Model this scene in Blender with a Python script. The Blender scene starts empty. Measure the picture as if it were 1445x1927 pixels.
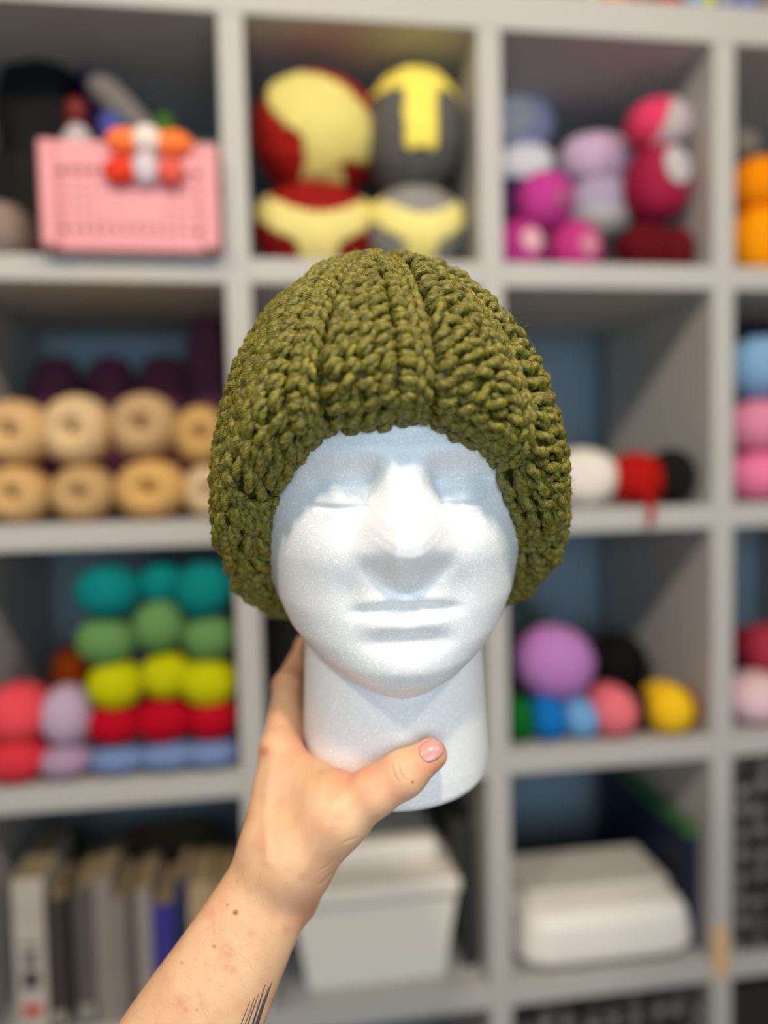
import bpy, math, random
import numpy as np
from mathutils import Vector, Matrix
from mathutils.bvhtree import BVHTree

# ------------------------------------------------------------------ camera, world, light
SC = bpy.context.scene
COL = SC.collection
F_PX, U0, V0 = 1450.0, 722.5, 963.5          # focal length and centre in pixels of the 1445x1927 frame
PITCH, YAW, ROLL = 0.055, 0.1434, -0.0213
ZA = 1.498                                   # centre height of the second shelf board from the top
CAM = np.array([0.0391, -1.1215, ZA - 0.2853])
_f = np.array([math.sin(YAW) * math.cos(PITCH), math.cos(YAW) * math.cos(PITCH), -math.sin(PITCH)])
_r = np.cross(_f, [0, 0, 1.0]); _r /= np.linalg.norm(_r)
_u = np.cross(_r, _f)
RT = _r * math.cos(ROLL) + _u * math.sin(ROLL)
UP = -_r * math.sin(ROLL) + _u * math.cos(ROLL)
FW = _f

cd = bpy.data.cameras.new('camera')
cam = bpy.data.objects.new('camera', cd); COL.objects.link(cam)
cam.matrix_world = Matrix(((RT[0], UP[0], -FW[0], CAM[0]), (RT[1], UP[1], -FW[1], CAM[1]),
                           (RT[2], UP[2], -FW[2], CAM[2]), (0, 0, 0, 1)))
cd.sensor_fit = 'VERTICAL'; cd.sensor_height = 36.0; cd.sensor_width = 27.0
cd.lens = 36.0 * F_PX / 1927.0
cd.clip_start = 0.02
cd.dof.use_dof = True
cd.dof.focus_distance = 0.425
cd.dof.aperture_fstop = 1.75
SC.camera = cam

SC.view_settings.view_transform = 'Standard'
SC.view_settings.look = 'None'
SC.view_settings.gamma = 1.0
SC.view_settings.exposure = 0.10
SC.view_settings.use_curve_mapping = False

w = bpy.data.worlds.new('world'); SC.world = w; w.use_nodes = True
w.node_tree.nodes['Background'].inputs[0].default_value = (0.75, 0.85, 1.0, 1)
w.node_tree.nodes['Background'].inputs[1].default_value = 0.2


def area(name, loc, target, power, color, sx, sy=None, shape='DISK'):
    l = bpy.data.lights.new(name, 'AREA'); l.energy = power; l.color = color
    l.shape = shape; l.size = sx
    if sy: l.size_y = sy
    o = bpy.data.objects.new(name, l); COL.objects.link(o)
    o.location = loc
    d = Vector(target) - Vector(loc)
    o.rotation_euler = d.to_track_quat('-Z', 'Y').to_euler()
    return o


area('ceiling_spot_light', (0.10, -1.51, 2.40), (0.10, -0.66, 1.2), 16, (1.0, 0.82, 0.65), 0.10)
area('ceiling_left_light', (-0.90, -1.45, 2.40), (0.0, -0.6, 1.2), 11.5, (1.0, 0.85, 0.66), 0.16)
area('ceiling_right_light', (1.05, -1.45, 2.40), (0.2, -0.6, 1.2), 10, (1.0, 0.88, 0.72), 0.16)
area('window_daylight', (0.15, -2.57, 1.25), (0.15, 0.0, 1.25), 25.5, (0.63, 0.84, 1.0), 1.8, 1.1, 'RECTANGLE')

# ------------------------------------------------------------------ helpers
rng = np.random.default_rng(7)
random.seed(7)


def cw(p):
    p = np.asarray(p, float)
    return CAM + p[..., 0:1] * RT + p[..., 1:2] * UP + p[..., 2:3] * FW


def pc(u, v, d):                              # pixel + depth -> camera space (right, up, depth)
    return np.array([(u - U0) / F_PX * d, -(v - V0) / F_PX * d, d])


def px(u, v, Y):                              # pixel ray met with the plane y = Y
    d = FW + (u - U0) / F_PX * RT - (v - V0) / F_PX * UP
    s = (Y - CAM[1]) / d[1]
    return CAM + s * d, s / F_PX              # point, metres per pixel there


def lin(h):
    h = h.lstrip('#')
    c = [int(h[i:i + 2], 16) / 255 for i in (0, 2, 4)]
    return tuple(x / 12.92 if x <= 0.04045 else ((x + 0.055) / 1.055) ** 2.4 for x in c)


MATS = {}


def mat(name, color, rough=0.6, spec=0.3, noise=None, bump=None, wave=None, sss=0.0, metal=0.0):
    if name in MATS: return MATS[name]
    m = bpy.data.materials.new(name); m.use_nodes = True
    nt = m.node_tree; b = nt.nodes['Principled BSDF']
    c = lin(color) if isinstance(color, str) else color
    b.inputs['Base Color'].default_value = (*c, 1)
    b.inputs['Roughness'].default_value = rough
    b.inputs['Specular IOR Level'].default_value = spec
    b.inputs['Metallic'].default_value = metal
    if sss:
        b.inputs['Subsurface Weight'].default_value = sss
        b.inputs['Subsurface Radius'].default_value = (1.0, 0.35, 0.2)
        b.inputs['Subsurface Scale'].default_value = 0.004
    tc = nt.nodes.new('ShaderNodeTexCoord')
    if noise:
        n = nt.nodes.new('ShaderNodeTexNoise'); n.inputs['Scale'].default_value = noise[0]
        n.inputs['Detail'].default_value = 4
        r = nt.nodes.new('ShaderNodeValToRGB')
        a = noise[1]
        r.color_ramp.elements[0].position = 0.3; r.color_ramp.elements[1].position = 0.7
        r.color_ramp.elements[0].color = (*[x * (1 - a) for x in c], 1)
        r.color_ramp.elements[1].color = (*[min(1, x * (1 + a)) for x in c], 1)
        nt.links.new(tc.outputs['Object'], n.inputs['Vector'])
        nt.links.new(n.outputs['Fac'], r.inputs['Fac'])
        nt.links.new(r.outputs['Color'], b.inputs['Base Color'])
    if bump:
        n = nt.nodes.new('ShaderNodeTexNoise'); n.inputs['Scale'].default_value = bump[0]
        n.inputs['Detail'].default_value = 3
        bn = nt.nodes.new('ShaderNodeBump'); bn.inputs['Strength'].default_value = bump[1]
        bn.inputs['Distance'].default_value = bump[2] if len(bump) > 2 else 0.002
        nt.links.new(tc.outputs['Object'], n.inputs['Vector'])
        nt.links.new(n.outputs['Fac'], bn.inputs['Height'])
        nt.links.new(bn.outputs['Normal'], b.inputs['Normal'])
    MATS[name] = m
    return m


def mesh_np(name, V, quads, m, parent=None, origin=None, tris=None, smooth=True):
    V = np.asarray(V, np.float64).reshape(-1, 3)
    if origin is not None: V = V - np.asarray(origin)
    me = bpy.data.meshes.new(name)
    Q = np.asarray(quads, np.int32).reshape(-1, 4) if quads is not None and len(quads) else np.zeros((0, 4), np.int32)
    T = np.asarray(tris, np.int32).reshape(-1, 3) if tris is not None and len(tris) else np.zeros((0, 3), np.int32)
    nl = Q.size + T.size
    me.vertices.add(len(V)); me.vertices.foreach_set('co', V.astype(np.float32).ravel())
    me.loops.add(nl); me.loops.foreach_set('vertex_index', np.concatenate([Q.ravel(), T.ravel()]).astype(np.int32))
    me.polygons.add(len(Q) + len(T))
    st = np.concatenate([np.arange(len(Q)) * 4, Q.size + np.arange(len(T)) * 3]).astype(np.int32)
    me.polygons.foreach_set('loop_start', st)
    me.polygons.foreach_set('use_smooth', np.full(len(Q) + len(T), smooth))
    me.update(calc_edges=True); me.validate()
    me.materials.append(m)
    o = bpy.data.objects.new(name, me); COL.objects.link(o)
    if parent is not None: o.parent = parent
    if origin is not None: o.location = tuple(origin)
    return o


class MB:                                     # collects shapes into one mesh
    def __init__(s): s.v = []; s.q = []; s.t = []; s.n = 0

    def add(s, V, Q=None, T=None):
        V = np.asarray(V, float).reshape(-1, 3)
        if Q is not None and len(Q): s.q.append(np.asarray(Q).reshape(-1, 4) + s.n)
        if T is not None and len(T): s.t.append(np.asarray(T).reshape(-1, 3) + s.n)
        s.v.append(V); s.n += len(V)

    def box(s, c, h, rot=None, bev=0.0):      # chamfered box: centre, half sizes
        c = np.array(c, float); h = np.array(h, float)
        if bev <= 0: bev = min(h) * 0.08
        P = []
        for sx in (-1, 1):
            for sy in (-1, 1):
                for sz in (-1, 1):
                    sg = np.array([sx, sy, sz])
                    for ax in range(3):
                        q = h - bev; q[ax] = h[ax]
                        P.append(sg * q)
        P = np.array(P)
        idx = lambda sx, sy, sz, ax: (((sx > 0) * 4 + (sy > 0) * 2 + (sz > 0)) * 3 + ax)
        Q = []; T = []
        for ax in range(3):
            a, b = [k for k in range(3) if k != ax]
            for sg in (-1, 1):
                r = []
                for (ia, ib) in ((-1, -1), (1, -1), (1, 1), (-1, 1)):
                    k = [0, 0, 0]; k[ax] = sg; k[a] = ia; k[b] = ib
                    r.append(idx(*k, ax))
                flip = (sg > 0) == (ax == 1)
                Q.append(r[::-1] if flip else r)
            for ia in (-1, 1):
                for ib in (-1, 1):
                    k0 = [0, 0, 0]; k0[a] = ia; k0[b] = ib; k0[ax] = -1
                    k1 = list(k0); k1[ax] = 1
                    Q.append([idx(*k0, a), idx(*k1, a), idx(*k1, b), idx(*k0, b)])
        for sx in (-1, 1):
            for sy in (-1, 1):
                for sz in (-1, 1):
                    T.append([idx(sx, sy, sz, 0), idx(sx, sy, sz, 1), idx(sx, sy, sz, 2)])
        if rot is not None: P = P @ np.asarray(rot).T
        s.add(P + c, Q, T)

    def tube(s, pts, rad, n=10):
        pts = np.asarray(pts, float); m_ = len(pts)
        rad = np.broadcast_to(np.asarray(rad, float), (m_,))
        tg = np.gradient(pts, axis=0); tg /= np.linalg.norm(tg, axis=1)[:, None] + 1e-12
        ref = np.array([0, 0, 1.0]) if abs(tg[0][2]) < 0.9 else np.array([1.0, 0, 0])
        a = np.cross(tg, ref); a /= np.linalg.norm(a, axis=1)[:, None] + 1e-12
        b = np.cross(tg, a)
        th = np.linspace(0, 2 * np.pi, n, endpoint=False)
        V = pts[:, None] + rad[:, None, None] * (np.cos(th)[None, :, None] * a[:, None] + np.sin(th)[None, :, None] * b[:, None])
        Q = grid_quads(m_, n, wrap=True)
        k = m_ * n
        V = np.vstack([V.reshape(-1, 3), pts[0], pts[-1]])
        T = [[k, (j + 1) % n, j] for j in range(n)] + [[k + 1, (m_ - 1) * n + j, (m_ - 1) * n + (j + 1) % n] for j in range(n)]
        s.add(V, Q, T)

    def build(s, name, m, parent=None, origin=None, smooth=False):
        return mesh_np(name, np.vstack(s.v), np.vstack(s.q) if s.q else None, m, parent, origin,
                       np.vstack(s.t) if s.t else None, smooth)


def grid_quads(r, c, wrap=False):
    i = np.arange(r - 1)[:, None]; j = np.arange(c if wrap else c - 1)[None, :]
    a = i * c + j; b = i * c + (j + 1) % c
    return np.stack([a, b, b + c, a + c], -1).reshape(-1, 4)


def fixn(o):                                  # consistent outward normals
    import bmesh
    bm = bmesh.new(); bm.from_mesh(o.data)
    bmesh.ops.recalc_face_normals(bm, faces=bm.faces)
    bm.to_mesh(o.data); bm.free()
    return o


def tag(o, label=None, cat=None, group=None, kind=None):
    if label: o['label'] = label
    if cat: o['category'] = cat
    if group: o['group'] = group
    if kind: o['kind'] = kind
    return o


def empty(name, loc):
    o = bpy.data.objects.new(name, None); COL.objects.link(o); o.location = tuple(loc)
    o.empty_display_size = 0.05
    bpy.context.view_layer.update()
    return o


def rotm(ax, a):
    return np.array(Matrix.Rotation(a, 3, ax))


def smst(a, b, x):
    t = np.clip((x - a) / (b - a), 0, 1)
    return t * t * (3 - 2 * t)


# ------------------------------------------------------------------ room shell
XL, XR, YB, YF, ZC = -2.3, 3.2, 0.45, -2.6, 2.45
m_wall = mat('wall_paint', '#8896a0', 0.85, 0.1, noise=(3, 0.04), bump=(60, 0.05))
m_wall2 = mat('room_paint', '#8f8a82', 0.85, 0.1, noise=(3, 0.03), bump=(60, 0.05))
m_floor = mat('floor_wood', '#a68d70', 0.5, 0.3, noise=(8, 0.25))
m_ceil = mat('ceiling_paint', '#c9c5bb', 0.9, 0.1, noise=(3, 0.02))


def struct(name, c, h, m):
    b = MB(); b.box(c, h); o = b.build(name, m); o['kind'] = 'structure'; return fixn(o)


xm, xh, ym, yh = (XL + XR) / 2, (XR - XL) / 2, (YB + YF) / 2, (YB - YF) / 2
struct('floor', (xm, ym, -0.05), (xh, yh, 0.05), m_floor)
struct('ceiling', (xm, ym, ZC + 0.05), (xh, yh, 0.05), m_ceil)
struct('wall_back', (xm, YB + 0.05, ZC / 2), (xh, 0.05, ZC / 2), m_wall)
struct('wall_left', (XL - 0.05, ym, ZC / 2), (0.05, yh, ZC / 2), m_wall2)
struct('wall_right', (XR + 0.05, ym, ZC / 2), (0.05, yh, ZC / 2), m_wall2)
b = MB()                                       # wall behind the camera with a window opening
wx0, wx1, wz0, wz1 = -0.78, 1.08, 0.68, 1.82
b.box(((XL + wx0) / 2, YF - 0.05, ZC / 2), ((wx0 - XL) / 2, 0.05, ZC / 2))
b.box(((XR + wx1) / 2, YF - 0.05, ZC / 2), ((XR - wx1) / 2, 0.05, ZC / 2))
b.box(((wx0 + wx1) / 2, YF - 0.05, wz0 / 2), ((wx1 - wx0) / 2, 0.05, wz0 / 2))
b.box(((wx0 + wx1) / 2, YF - 0.05, (wz1 + ZC) / 2), ((wx1 - wx0) / 2, 0.05, (ZC - wz1) / 2))
o = fixn(b.build('wall_front', m_wall2)); o['kind'] = 'structure'
b = MB()
for (c, h) in ((((wx0 + wx1) / 2, YF - 0.06, wz0 + 0.025), ((wx1 - wx0) / 2, 0.03, 0.025)),
               (((wx0 + wx1) / 2, YF - 0.06, wz1 - 0.025), ((wx1 - wx0) / 2, 0.03, 0.025)),
               ((wx0 + 0.025, YF - 0.06, (wz0 + wz1) / 2), (0.025, 0.03, (wz1 - wz0) / 2 - 0.05)),
               ((wx1 - 0.025, YF - 0.06, (wz0 + wz1) / 2), (0.025, 0.03, (wz1 - wz0) / 2 - 0.05)),
               (((wx0 + wx1) / 2, YF - 0.06, (wz0 + wz1) / 2), (0.02, 0.03, (wz1 - wz0) / 2 - 0.05))):
    b.box(c, h)
o = fixn(b.build('window_1', mat('window_white', '#eeeeea', 0.5))); o['kind'] = 'structure'

# ------------------------------------------------------------------ cube shelf
P, TH, DP = 0.37, 0.036, 0.39
m_shelf = mat('shelf_white', '#b6b4b0', 0.55, 0.3, noise=(5, 0.015))
shelf = empty('cube_shelf_unit', (0.5 * P, DP / 2, 0))
tag(shelf, 'large white open cube shelving unit filled with yarn against the wall', 'shelf')
so = np.array([0.5 * P, DP / 2, 0])
NC = 6
xs = [(-2 + i) * P - (0.028 if i < 2 else 0) for i in range(NC + 1)]       # upright centres, the first is left of the frame
zs = [0.018 + k * P for k in range(6)]           # board centres


def sbox(name, c, h, par=shelf, m=m_shelf):
    b = MB(); b.box(np.array(c) - so, h, bev=0.0015); return fixn(b.build(name, m, par))


top_th = 0.055
for i, x in enumerate(xs):
    sbox('upright', (x, DP / 2, (zs[5] - TH / 2) / 2), (TH / 2, DP / 2, (zs[5] - TH / 2) / 2))
for k in range(5):
    for i in range(NC):
        sbox('shelf_board', ((xs[i] + xs[i + 1]) / 2, DP / 2, zs[k]), ((xs[i + 1] - xs[i]) / 2 - TH / 2, DP / 2, TH / 2))
sbox('top_board', ((xs[0] + xs[-1]) / 2, DP / 2, zs[5] - TH / 2 + top_th / 2), ((xs[-1] - xs[0]) / 2 + TH / 2, DP / 2, top_th / 2))
SH = {'T': zs[5] - TH / 2 + top_th, 'A': zs[4] + TH / 2, 'B': zs[3] + TH / 2, 'C': zs[2] + TH / 2, 'D': zs[1] + TH / 2, 'E': zs[0] + TH / 2}

# strip of peach tape stuck on an upright
q0, s0 = px(1355, 1792, -0.0005)
b = MB(); b.box(q0, (0.013, 0.0008, 0.042))
tag(fixn(b.build('tape_strip', mat('peach_tape', '#d9b183', 0.6), None)), 'short peach tape strip stuck on the front of the shelf upright', 'tape')


# ------------------------------------------------------------------ yarn
def yarn_mat(hexc):
    return mat('yarn_' + hexc.strip('#'), hexc, 0.85, 0.15, noise=(90, 0.12), bump=(260, 0.5, 0.003))


def yarn(name, label, hexc, u, v, ru, rv, Y, shelf_key=None, axis='y', ratio=1.0, sq=2.3, group=None, cat='yarn',
         patch=None, patch_hex='#c9c7c4', hole=0.0, tilt=0.0, end_hex=None, z=None):
    """wound ball, skein or cake: u,v centre pixel, ru,rv half size in pixels, axis of the winding, Y depth of its centre"""
    c, s = px(u, v, Y)
    rx, rz = ru * s, rv * s
    ry = min(rx, rz) * ratio
    x_front = px(u, v, 0.0)[0][0]                  # keep it inside its own cube
    ci = int(np.clip(np.searchsorted(xs, x_front) - 1, 0, NC - 1))
    xl_, xr_ = xs[ci] + TH / 2 + 0.001, xs[ci + 1] - TH / 2 - 0.001
    for sg_, ov in ((1, xl_ - (c[0] - rx * 1.04)), (-1, (c[0] + rx * 1.04) - xr_)):
        if ov > 0 and not tilt:
            rx -= ov * 0.22; c[0] += sg_ * ov * 0.80
    if shelf_key:
        rz = (px(u, v - rv, Y)[0][2] - SH[shelf_key]) / 2
        c[2] = SH[shelf_key] + rz
    if z is not None: c[2] = z + rz
    nl, na = 64, 44
    t = np.linspace(0, np.pi, na)
    ph = np.linspace(0, 2 * np.pi, nl, endpoint=False)
    ca, sa = np.cos(t), np.sin(t)
    e = 2.0 / sq
    ax = np.sign(ca) * np.abs(ca) ** e
    rad = np.abs(sa) ** e
    if hole > 0:
        ax = ax * (1 - 0.45 * np.exp(-(rad / hole) ** 2 * 1.2))
    A = np.repeat(ax[:, None], nl, 1); R = np.repeat(rad[:, None], nl, 1); PH = np.repeat(ph[None], na, 0)
    wob = 1 + 0.012 * np.sin(9 * PH + 14 * A) + 0.012 * np.sin(9 * PH - 14 * A + 1.3) + 0.02 * np.sin(2 * PH + random.random() * 6) * rad[:, None]
    a_, b_ = R * np.cos(PH) * wob, R * np.sin(PH) * wob
    if axis == 'y': N = np.stack([a_, A, b_], -1)
    elif axis == 'x': N = np.stack([A, a_, b_], -1)
    else: N = np.stack([a_, b_, A], -1)
    S = np.array([rx, ry, rz])
    V = (N * S).reshape(-1, 3)
    RM = rotm('Y', tilt)
    Q = grid_quads(na, nl, True)
    org = c - np.array([0, 0, rz])
    o = mesh_np(name, V @ RM.T + c, Q, yarn_mat(hexc), None, org)
    fixn(o)
    tag(o, label, cat, group)
    if patch is not None:
        cen = N.reshape(-1, 3)[Q].mean(1)
        keep = np.array([patch(*p) for p in cen])
        Qk = Q[keep]
        used, inv = np.unique(Qk.ravel(), return_inverse=True)
        Vo = V[used] * 1.035 + np.sign(V[used]) * 0.0005
        Vi = V[used] * 1.005
        Qn = inv.reshape(-1, 4); n = len(used)
        ed = {}
        for f_ in Qn:
            for k in range(4):
                a, b2 = f_[k], f_[(k + 1) % 4]
                ed[(a, b2)] = 1
        side = [[a, b2, b2 + n, a + n] for (a, b2) in ed if (b2, a) not in ed]
        VV = np.vstack([Vo, Vi]) @ RM.T + np.array([0, 0, rz])
        p = mesh_np('paper_label', VV, np.vstack([Qn, Qn[:, ::-1] + n, np.array(side)]), mat('paper_' + patch_hex.strip('#'), patch_hex, 0.6, 0.2, noise=(40, 0.05)), o)
        fixn(p)
        p['label'] = 'paper yarn label'
    if end_hex:
        cc = np.array([0, -ry * 0.62 if hole > 0 else -ry, rz]) if axis == 'y' else np.array([0, 0, rz * 2])
        b = MB(); th = np.linspace(0, 1, 6)
        b.tube([cc + np.array([0, -0.001 + 0.004 * k, 0]) for k in (0, 1, 2)], hole * 0.42 * min(rx, rz), 16)
        fixn(b.build('core', mat('core_' + end_hex.strip('#'), end_hex, 0.7), o))
    return o


def above(o1, *others): pass


# --- row one, second cube: four big skeins with yellow bands
T_patch = lambda x, y, z: y < 0.35 and ((z > 0.42 and x > -0.95) or (abs(x + 0.02) < 0.30 and z > -0.5 and y < 0))
F_patch = lambda x, y, z: _fp(x - .10, y, z)
_fp = lambda x, y, z: y < 0.3 and ((x * 0.45 + z * 0.9 < 0.75) and (x + 0.05) ** 2 / 0.62 + (z - 0.0 + 0.42 * x) ** 2 / 0.36 < 1 or (abs(x + 0.05) < 0.28 and -0.95 < z < 0))
U_patch = lambda x, y, z: y < 0.35 and ((z < 0.05 + 0.75 * x * x and z > -0.55 + 0.7 * x * x and abs(x) < 0.92) or (abs(x) < 0.3 and z < -0.2))
G1 = 'big skeins with yellow bands'
r0 = yarn('yarn_skein', 'big red yarn skein with yellow label resting on the shelf board, lower left of four', '#8e1512', 588, 425, 115, 75, 0.115, 'A', 'y', 1.3, 2.4, G1, patch=U_patch, patch_hex='#e6d684')
g0 = yarn('yarn_skein', 'pale grey yarn skein with yellow crescent label, beneath the dark grey one', '#8d8b87', 800, 430, 98, 72, 0.095, 'A', 'y', 1.35, 2.4, G1, patch=U_patch, patch_hex='#eee089')
yarn('yarn_skein', 'big dark red yarn skein with tilted pale yellow label, upper left of four', '#a21d16', 588, 262, 122, 106, 0.12, None, 'y', 1.1, 2.3, G1, patch=F_patch, patch_hex='#dccf78')
yarn('yarn_skein', 'charcoal grey yarn skein under bright yellow band, upper right of four', '#5b5a58', 801, 265, 100, 112, 0.095, None, 'y', 1.1, 2.4, G1, patch=T_patch, patch_hex='#f3e163')

# --- row one, third cube
G2 = 'small yarn balls in the cube with the magenta balls'
yarn('yarn_ball', 'magenta yarn ball with pale centre on the shelf board, beside the upright', '#b0357f', 975, 462, 50, 46, 0.09, 'A', group=G2, patch=lambda x, y, z: y < -.35 and (x - .25) ** 2 + (z - .1) ** 2 < .16, patch_hex='#d9a9b4')
yarn('yarn_ball', 'magenta yarn ball with pale centre on the board, below the stacked lilac balls', '#b8357c', 1082, 462, 50, 46, 0.09, 'A', group=G2, patch=lambda x, y, z: y < -.35 and (x - .2) ** 2 + (z + .05) ** 2 < .14, patch_hex='#c77f98')
yarn('yarn_ball', 'bright magenta yarn ball sitting on top of two others', '#b93a8c', 1022, 382, 57, 55, 0.09, None, group=G2, patch=lambda x, y, z: y < -.4 and (x - .3) ** 2 + (z + .15) ** 2 < .09, patch_hex='#a0557c')
yarn('yarn_ball', 'dark navy yarn ball behind the magenta balls beside the upright', '#2c2550', 968, 405, 48, 95, 0.24, 'A', 'z', group=G2)
yarn('yarn_ball', 'white yarn ball with soft blue tint, under the periwinkle and white one', '#dedde4', 985, 318, 58, 47, 0.24, None, group=G2)
yarn('yarn_ball', 'white and periwinkle yarn ball topmost beside the second upright', '#b9bbdc', 975, 236, 66, 55, 0.24, None, group=G2, patch=lambda x, y, z: y < .1 and (x + .45) ** 2 + z ** 2 < .45, patch_hex='#d2d1d4')
yarn('yarn_skein', 'pale grey lilac yarn skein with white label, below the plain lilac one', '#a59bb5', 1130, 392, 72, 56, 0.15, None, group=G2, patch=lambda x, y, z: y < .1 and (x > .35 or z < -.25), patch_hex='#b4b2b0')
yarn('yarn_skein', 'plump pale lilac yarn skein on top of the labelled lilac one', '#c4a9c6', 1125, 303, 74, 50, 0.17, None, 'x', group=G2)
yarn('yarn_ball', 'dark maroon yarn ball on the board at the left of two maroon ones', '#5a0715', 1212, 464, 52, 44, 0.06, 'A', group=G2)
yarn('yarn_ball', 'dark maroon yarn ball on the board, nearest the third upright', '#5e0a19', 1288, 470, 44, 40, 0.055, 'A', group=G2)
yarn('yarn_ball', 'deep pink yarn ball with grey label, standing on the maroon balls', '#9e1f42', 1250, 348, 62, 72, 0.075, None, group=G2, patch=lambda x, y, z: y < .1 and (x - .22) ** 2 + (z - .22) ** 2 < .24, patch_hex='#b7b4b4')
yarn('yarn_ball', 'bright pink yarn ball with grey and white label, topmost by the third upright', '#d63c62', 1262, 238, 66, 48, 0.07, None, group=G2, patch=lambda x, y, z: y < .3 and x > -.08 + .3 * z, patch_hex='#b9aeb0')
# --- row one, fourth cube
G3 = 'orange yarn balls'
yarn('yarn_ball', 'orange yarn ball on the board at the right edge, lower of two', '#f29600', 1425, 448, 62, 56, 0.09, 'A', group=G3)
yarn('yarn_ball', 'orange yarn ball at the right edge, stacked on the other orange one', '#f08c00', 1425, 350, 58, 50, 0.09, None, group=G3)
yarn('yarn_ball', 'small grey yarn ball on top of the orange balls', '#77736c', 1398, 274, 27, 27, 0.09, None)

# --- row two, first cube: beige cakes, plum cones behind
G4 = 'beige yarn cakes in two rows'
for (lab, hx, u, v, ru, rv, low) in (
        ('beige yarn cake at the left edge of the photo, bottom row', '#c39a60', 38, 932, 59, 58, 1),
        ('beige yarn cake of the bottom row, second from the left edge', '#b58f5c', 160, 932, 59, 57, 1),
        ('honey beige yarn cake with dark hole, bottom row, third from left edge', '#cc9c58', 287, 926, 66, 62, 1),
        ('pale cream yarn cake of the bottom row, partly behind the hat', '#c6ab85', 400, 930, 48, 56, 1),
        ('beige yarn cake with dark slanted hole, top row at left edge', '#c99f68', 30, 815, 66, 62, 0),
        ('pale beige yarn cake, top row, second from the left edge', '#cfae80', 148, 810, 62, 66, 0),
        ('brownish beige yarn cake with small dark hole, top row, third from left', '#b49065', 273, 803, 62, 62, 0),
        ('golden beige yarn cake of the top row, partly behind the hat', '#bb9150', 388, 820, 54, 56, 0)):
    hx = '#' + ''.join('%02x' % int(int(hx[k_:k_ + 2], 16) * .85 + m_ * .15) for k_, m_ in ((1, 255), (3, 240), (5, 200)))
    yarn('yarn_cake', lab, hx, u, v, ru, rv, 0.075, 'B' if low else None, 'y', 1.15, 2.7, G4, hole=0.3, end_hex='#3d3128')
G5 = 'plum yarn cones behind the beige cakes'
for (lab, u, v, ru, rv) in (('dark plum yarn cone behind the pale beige cake, leftmost of the plum ones', 112, 800, 52, 128),
                            ('dark plum yarn cone in the middle of the low plum ones', 212, 800, 50, 128),
                            ('dark plum yarn cone behind the brownish beige cake', 312, 795, 54, 125),
                            ('tallest dark plum yarn cone beside the shelf upright', 398, 760, 46, 170)):
    yarn('yarn_cone', lab, '#63384a' if ru < 50 else '#5c3143', u, v, ru, rv, 0.27, 'B', 'z', 1.0, 3.2, G5)
# --- row two, third cube
G6 = 'yarn balls in a row beside the hat'
yarn('yarn_ball', 'large off-white yarn ball on the shelf, next to the hat', '#e4ddd0', 1092, 905, 66, 62, 0.09, 'B', group=G6, sq=2.6)
o = yarn('yarn_ball', 'bright red yarn ball between the off-white and black balls', '#a81109', 1196, 908, 54, 56, 0.07, 'B', group=G6)
c0, s0 = px(1215, 930, 0.02)
b = MB(); b.tube([Vector(px(1208, 920, 0.02)[0]) - o.location, Vector(px(1222, 945, -0.004)[0]) - o.location, Vector(px(1228, 962, -0.008)[0]) - o.location, Vector(px(1222, 985, -0.008)[0]) - o.location], 0.006, 8)
fixn(b.build('loose_end', yarn_mat('#b01718'), o))
yarn('yarn_ball', 'black yarn ball on the shelf beside the third upright', '#14130f', 1290, 903, 48, 58, 0.06, 'B', group=G6, sq=2.8)
# --- row two, fourth cube
G7 = 'pink and blue skeins at the right edge'
yarn('yarn_skein', 'pink yarn skein on the board at right edge, bottom of the stack', '#e77aa0', 1432, 905, 72, 56, 0.09, 'B', 'x', group=G7)
yarn('yarn_skein', 'dusty pink yarn skein at right edge, under the light blue one', '#dc87a2', 1432, 802, 70, 52, 0.09, None, 'x', group=G7)
yarn('yarn_skein', 'light blue yarn skein at right edge, top of the pink stack', '#7fa8cf', 1432, 693, 70, 58, 0.09, None, 'x', group=G7)
c0, s0 = px(1430, 760, 0.29)
b = MB(); b.box((0.93, 0.30, SH['B'] + 0.165), (0.13, 0.06, 0.165), bev=0.012)
tag(fixn(b.build('storage_box', mat('navy_fabric', '#0d1230', 0.8, noise=(30, 0.2)), None, (0.93, 0.30, SH['B']))), 'dark navy storage box behind the light blue and pink skeins', 'box')

# --- row three, first cube: columns of colour
G8 = 'coloured yarn balls stacked in five rows'
rows = (
    ('C', '#7088b4', 'periwinkle blue yarn ball on the shelf board', ((226, 1437, 54, 42), (320, 1432, 54, 46), (416, 1428, 54, 46))),
    (None, '#b0001d', 'crimson red yarn ball on the periwinkle row', ((218, 1358, 52, 40), (310, 1350, 54, 44), (408, 1346, 52, 42))),
    (None, '#b9bb00', 'acid yellow-green yarn ball on the crimson row', ((220, 1285, 54, 46), (315, 1268, 48, 45), (408, 1280, 58, 46))),
    (None, '#5f8a50', 'soft green yarn ball on the acid yellow row', ((202, 1203, 56, 46), (302, 1176, 52, 48), (408, 1195, 54, 44))),
    (None, '#007878', 'teal yarn ball on the soft green row', ((206, 1112, 60, 52), (306, 1096, 46, 44), (396, 1108, 60, 54))))
pos = (', left of three', ', middle of three', ', right of three beside the upright')
for (key, hx, lab, cs) in rows:
    for j, (u, v, ru, rv) in enumerate(cs):
        yarn('yarn_ball', lab + pos[j], hx, u, v, ru, rv, 0.045 + (0.02 if (hx == '#007878' and j == 1) else 0), key, 'y', 1.25, 2.4, G8)
G9 = 'coral and lilac yarn balls at the left edge'
yarn('yarn_ball', 'coral red yarn ball on the shelf board at left edge', '#d0343f', 30, 1432, 58, 52, 0.042, 'C', 'y', 1.2, 2.5, G9)
yarn('yarn_ball', 'coral pink yarn ball at left edge, on top of the coral red one', '#e24a54', 35, 1340, 60, 54, 0.042, None, 'y', 1.2, 2.4, G9)
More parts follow.
